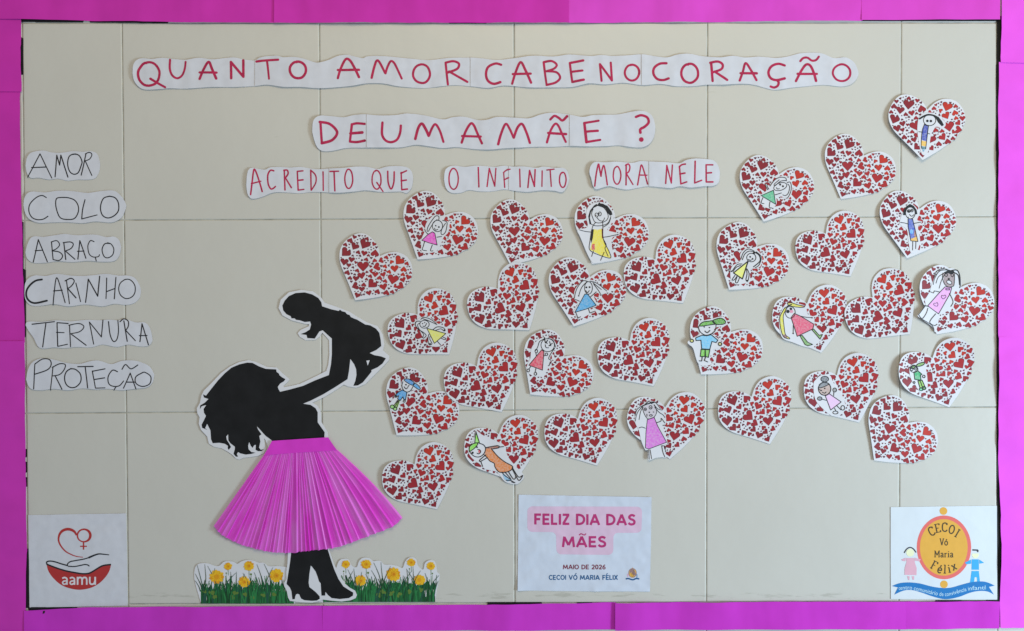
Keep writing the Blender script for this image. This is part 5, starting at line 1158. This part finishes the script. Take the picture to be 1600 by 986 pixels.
k.build('small_emblem', [flat((206, 160, 74)), flat((142, 112, 112)), flat((30, 80, 128)), flat((214, 160, 190)), flat((120, 150, 180)), flat((110, 84, 36))], sh)

# hand-and-heart logo poster
root, d, sh = poster('logo_poster', 'square white poster with heart, open hand and red bowl lettered aamu', 121, [(44.3, 804.7), (120, 803.2), (197.1, 802), (198.5, 870), (199.6, 946.1), (120, 948), (46.5, 948.9), (45.5, 870)], 0.7, 71, [(150, 835, .9, 18), (168, 832, .9, 12), (82, 838, .7, 14)], base=0.9)
zL = Z(60, 810, 8.215)
M_brick = flat((164, 48, 48), 'brick red print'); M_ink = flat((30, 32, 38), 'black print'); M_wt = flat((205, 200, 208), 'white lettering')
k = Ink(d, 0.2)
pts = catmull([(492, 215), (468, 172), (425, 145), (370, 138), (310, 160), (272, 210), (262, 280), (290, 350), (350, 420), (430, 465), (500, 488), (575, 497)], 6)
n = len(pts)
zp = zL(pts)
Lp = []; Rp = []
for i, p in enumerate(zp):
    a = Vector(zp[max(0, i - 1)]); b_ = Vector(zp[min(n - 1, i + 1)]); t = (b_ - a).normalized(); nr = Vector((-t.y, t.x))
    f = i / (n - 1); ww = (22 + 14 * math.sin(min(1, f * 1.9) * math.pi) ** 1 if f < .53 else 22 - 13 * (f - .53) / .47) / 8.215 / 2
    Lp.append(tuple(Vector(p) + nr * ww)); Rp.append(tuple(Vector(p) - nr * ww))
k.add(Lp + Rp, [(i, i + 1, n + i + 1, n + i) for i in range(n - 1)])
o_ = ell(590, 218, 97, 90, 34); i_ = ell(583, 220, 70, 70, 34)
k.add(zL(o_ + i_), [(i, (i + 1) % 34, 34 + (i + 1) % 34, 34 + i) for i in range(34)])
k.line(zL([(582, 300), (582, 400)]), 2.2, cap=False); k.line(zL([(538, 357), (625, 357)]), 1.9, cap=False)
bowl_top = catmull([(108, 585), (200, 622), (330, 665), (450, 690), (560, 708), (640, 706), (700, 680), (780, 630), (840, 603), (935, 590)], 5)
k.build('heart_symbol', M_brick, sh)
sheet('bowl', zL(bowl_top + catmull([(935, 595), (905, 690), (830, 790), (740, 860), (640, 900), (520, 915), (400, 895), (290, 850), (190, 760), (130, 670), (108, 590)], 4)), d, M_brick, sh, off=0.16, grid=3)
k = Ink(d, 0.34)
k.line(zL(bowl_top), 2.3, cap=False)
k.line(zL(catmull([(115, 590), (108, 565), (125, 550), (170, 547), (230, 560), (300, 583), (375, 603)], 6)), 2.0)
k.line(zL(catmull([(375, 605), (382, 578), (415, 553), (480, 540), (590, 520), (655, 500)], 6)), 1.7)
k.line(zL(catmull([(655, 500), (720, 472), (780, 455), (850, 460), (908, 466)], 6)), 2.9, w2=1.3)
k.line(zL(catmull([(388, 612), (470, 615), (550, 600), (600, 590), (635, 595), (655, 608)], 6)), 1.7)
k.build('hand_outline', M_ink, sh)
k = Ink(d, 0.42)
for ax in (302, 398):
    k.line(zL(catmull([(ax + 8, 768), (ax + 36, 757), (ax + 64, 770), (ax + 68, 800), (ax + 68, 850)], 5)), 2.5, cap=False)
    k.line(zL(catmull([(ax + 68, 800), (ax + 30, 803), (ax + 12, 822), (ax + 24, 842), (ax + 48, 840), (ax + 68, 822)], 5)), 2.3, cap=False)
k.line(zL([(506, 748), (506, 850)]), 2.7, cap=False)
k.line(zL(catmull([(506, 790), (520, 762), (548, 758), (562, 778), (563, 850)], 5)), 2.6, cap=False)
k.line(zL(catmull([(563, 790), (577, 762), (606, 758), (622, 778), (623, 850)], 5)), 2.6, cap=False)
k.line(zL(catmull([(663, 748), (663, 815), (675, 840), (702, 842), (722, 825), (728, 800)], 5)), 2.6, cap=False)
k.line(zL([(732, 748), (732, 850)]), 2.7, cap=False)
k.build('lettering', M_wt, sh)

# oval emblem poster
zK = Z(1380, 780, 6.161)
root, d, sh = poster('emblem_poster', 'white poster with yellow oval emblem, two small children and blue ribbon', 1475, zK([(70, 75), (580, 68), (1092, 62), (1094, 500), (1096, 965), (580, 962), (72, 960), (70, 500)]), 0.3, 81, (), 1.0,
  mat=material('bright laminated paper', (0.68, 0.72, 0.78, 1), 0.35, 0.02, 30, spec=0.4))
cream = flat((214, 214, 178)); salmon = flat((206, 96, 92)); gold = flat((204, 152, 58)); pinkp = flat((202, 154, 170)); sky = flat((52, 152, 206)); blue = flat((20, 104, 168)); dark = flat((62, 52, 30)); blk = flat((46, 46, 52)); paleb = flat((172, 202, 224))
def part(name, polys, mats, off=0.2):
    k = Ink(d, off)
    for p, mi in polys: k.add(zK(p), [tuple(range(len(p)))], mi)
    return k, name, mats
sheet('oval_rim', zK(ell(583, 463, 262, 307, 48)), d, salmon, sh, off=0.14, grid=3); sheet('oval_field', zK(ell(581, 463, 230, 272, 48)), d, gold, sh, off=0.20, grid=3)
for cx_, cy_ in ((578, 113), (583, 818)): sheet('ball', zK(ell(cx_, cy_, 37, 37, 20)), d, gold, sh, off=0.3, grid=4)
k = Ink(d, 0.3)
for p, mi in (([(218, 565), (298, 565), (302, 605), (320, 660), (318, 730), (203, 727), (205, 660), (222, 605)], 0), ([(170, 582), (213, 562), (213, 596), (185, 594)], 0), ([(303, 562), (360, 578), (345, 597), (303, 590)], 0), ([(228, 740), (252, 740), (250, 778), (240, 778)], 0), ([(272, 740), (297, 740), (295, 775), (282, 775)], 0), (ell(258, 514, 38, 37, 18), 1)):
    k.add(zK(p), [tuple(range(len(p)))], mi)
k.line(zK(catmull([(202, 512), (225, 478), (257, 463), (288, 477), (312, 508)], 5)), 1.8, 2); k.build('girl_figure', [pinkp, cream, blk], sh)
k = Ink(d, 0.3)
for p, mi in (([(850, 578), (918, 578), (920, 678), (848, 678)], 0), ([(844, 580), (844, 620), (795, 625), (785, 608)], 0), ([(923, 580), (970, 611), (923, 620)], 0), ([(848, 690), (918, 690), (930, 800), (902, 800), (900, 750), (878, 750), (872, 800), (833, 800)], 0), (ell(885, 533, 33, 34, 18, start=-20, sweep=220), 1)):
    if len(p) == 8:
        k.add(zK([p[0], p[1], p[2], p[3], p[4], p[5], p[6], p[7]]), [(0, 1, 4, 5), (1, 2, 3, 4), (0, 5, 6, 7)], mi)
    else: k.add(zK(p), [tuple(range(len(p)))], mi)
k.line(zK([(856, 487), (912, 490), (905, 508)]), 2.3, 2, cap=False, split=30); k.build('boy_figure', [sky, cream, blk], sh)
rb = catmull([(82, 835), (160, 806), (260, 800), (360, 812), (460, 838), (560, 853), (650, 850), (750, 822), (850, 797), (950, 790), (1010, 803), (1070, 830)], 4) + [(1015, 843), (1062, 915)] + catmull([(1062, 915), (1000, 887), (920, 882), (830, 900), (740, 935), (640, 958), (560, 957), (460, 930), (360, 895), (270, 873), (190, 880), (105, 917)], 4) + [(140, 848)]
sheet('ribbon', zK(rb), d, blue, sh, off=0.36, grid=3)
base_line = catmull([(148, 868), (250, 862), (350, 880), (450, 905), (550, 925), (640, 922), (740, 893), (840, 870), (985, 862)], 8)
def rib(u, t):
    f = u * (len(base_line) - 1); i = min(int(f), len(base_line) - 2); g = f - i
    a, b_ = base_line[i], base_line[i + 1]; tv = (Vector(b_) - Vector(a)).normalized()
    p = Vector(a).lerp(Vector(b_), g) + Vector((tv.y, -tv.x)) * (t * 39 - 5)
    return zK([tuple(p)])[0]
printed_text('lettering', 'centro comunitário de convivência infantil', (0, 0, 1, 1), d, paleb, sh, 0.5, 0.0, path=rib)
SG = {  # narrow slab capitals and small letters: (width, thick strokes)
 'C': (.62, [catmull([(.58, .22), (.5, .06), (.32, .02), (.12, .14), (.06, .5), (.12, .86), (.32, .98), (.5, .94), (.6, .8)], 4), [(.59, .04), (.59, .26)]]),
 'E': (.58, [[(.14, 0), (.14, 1)], [(0, .03), (.54, .03)], [(.14, .5), (.42, .5)], [(0, .97), (.56, .97)], [(.55, 0), (.55, .2)], [(.57, .8), (.57, 1)]]),
 'O': (.66, [ell(.33, .5, .28, .48, 22) + [ell(.33, .5, .28, .48, 22)[0]]]),
 'I': (.3, [[(.15, 0), (.15, 1)], [(0, .03), (.3, .03)], [(0, .97), (.3, .97)]]),
 'V': (.66, [[(.1, 0), (.34, .98)], [(.34, .98), (.58, 0)], [(0, .03), (.22, .03)], [(.46, .03), (.68, .03)]]),
 'ó': (.52, [ell(.26, .68, .2, .3, 18) + [ell(.26, .68, .2, .3, 18)[0]], [(.24, .26), (.38, .1)]]),
 'M': (.84, [[(.12, 0), (.12, 1)], [(.12, .02), (.42, .7)], [(.42, .7), (.72, .02)], [(.72, 0), (.72, 1)], [(0, .97), (.25, .97)], [(.59, .97), (.84, .97)], [(0, .03), (.14, .03)], [(.7, .03), (.84, .03)]]),
 'a': (.48, [catmull([(.06, .5), (.14, .4), (.28, .38), (.37, .5), (.38, .9), (.48, .97)], 4), catmull([(.37, .66), (.18, .68), (.06, .82), (.14, .97), (.28, .94), (.38, .84)], 4)]),
 'r': (.42, [[(.12, .38), (.12, 1)], [(0, .97), (.26, .97)], [(0, .4), (.12, .4)], catmull([(.12, .55), (.22, .42), (.38, .42)], 4)]),
 'i': (.28, [[(.14, .38), (.14, 1)], [(0, .97), (.28, .97)], [(.02, .4), (.14, .4)], [(.14, .1), (.14, .22)]]),
 'F': (.56, [[(.14, 0), (.14, 1)], [(0, .03), (.54, .03)], [(.14, .5), (.42, .5)], [(0, .97), (.3, .97)], [(.54, 0), (.54, .22)]]),
 'é': (.5, [catmull([(.06, .66), (.43, .66), (.4, .46), (.25, .38), (.1, .48), (.05, .7), (.12, .92), (.28, .98), (.43, .9)], 4), [(.22, .26), (.36, .08)]]),
 'l': (.28, [[(.14, 0), (.14, 1)], [(0, .97), (.28, .97)], [(.0, .03), (.14, .03)]]),
 'x': (.54, [[(.08, .4), (.46, .98)], [(.46, .4), (.08, .98)], [(0, .4), (.2, .4)], [(.36, .4), (.54, .4)], [(0, .97), (.2, .97)], [(.36, .97), (.54, .97)]]),
}
def slab(ch, cx_, cy_, H, rot, w=.14, sx=1.0):
    wd, st = SG[ch]; k = Ink(d, 0.42); c, s = math.cos(math.radians(rot)), math.sin(math.radians(rot))
    for q_ in st:
        pts = [((px - wd / 2) * H * sx, (py - .5) * H) for px, py in q_]
        horiz = len(q_) == 2 and abs(q_[0][1] - q_[1][1]) < .01
        k.line(zK([(cx_ + x * c - y * s, cy_ + x * s + y * c) for x, y in pts]), H * (w * .62 if horiz else w) / 6.161, cap=False, split=200)
    k.build('letter', dark, sh)
for a in (('C', 462, 308, 84, -28), ('E', 520, 278, 84, -12), ('C', 588, 268, 84, 0), ('O', 658, 290, 84, 14), ('I', 712, 326, 84, 30)): slab(*a)
for a in (('V', 562, 410, 66, 0), ('ó', 604, 410, 66, 0)): slab(*a)
xx = 490
for ch in 'Maria':
    wd = SG[ch][0] * 64; slab(ch, xx + wd / 2, 526, 64, 0); xx += wd + 5.5
for a in (('F', 488, 634, 84, 28), ('é', 545, 668, 84, 12), ('l', 592, 672, 84, 2), ('i', 632, 664, 84, -10), ('x', 674, 640, 84, -24)): slab(*a)
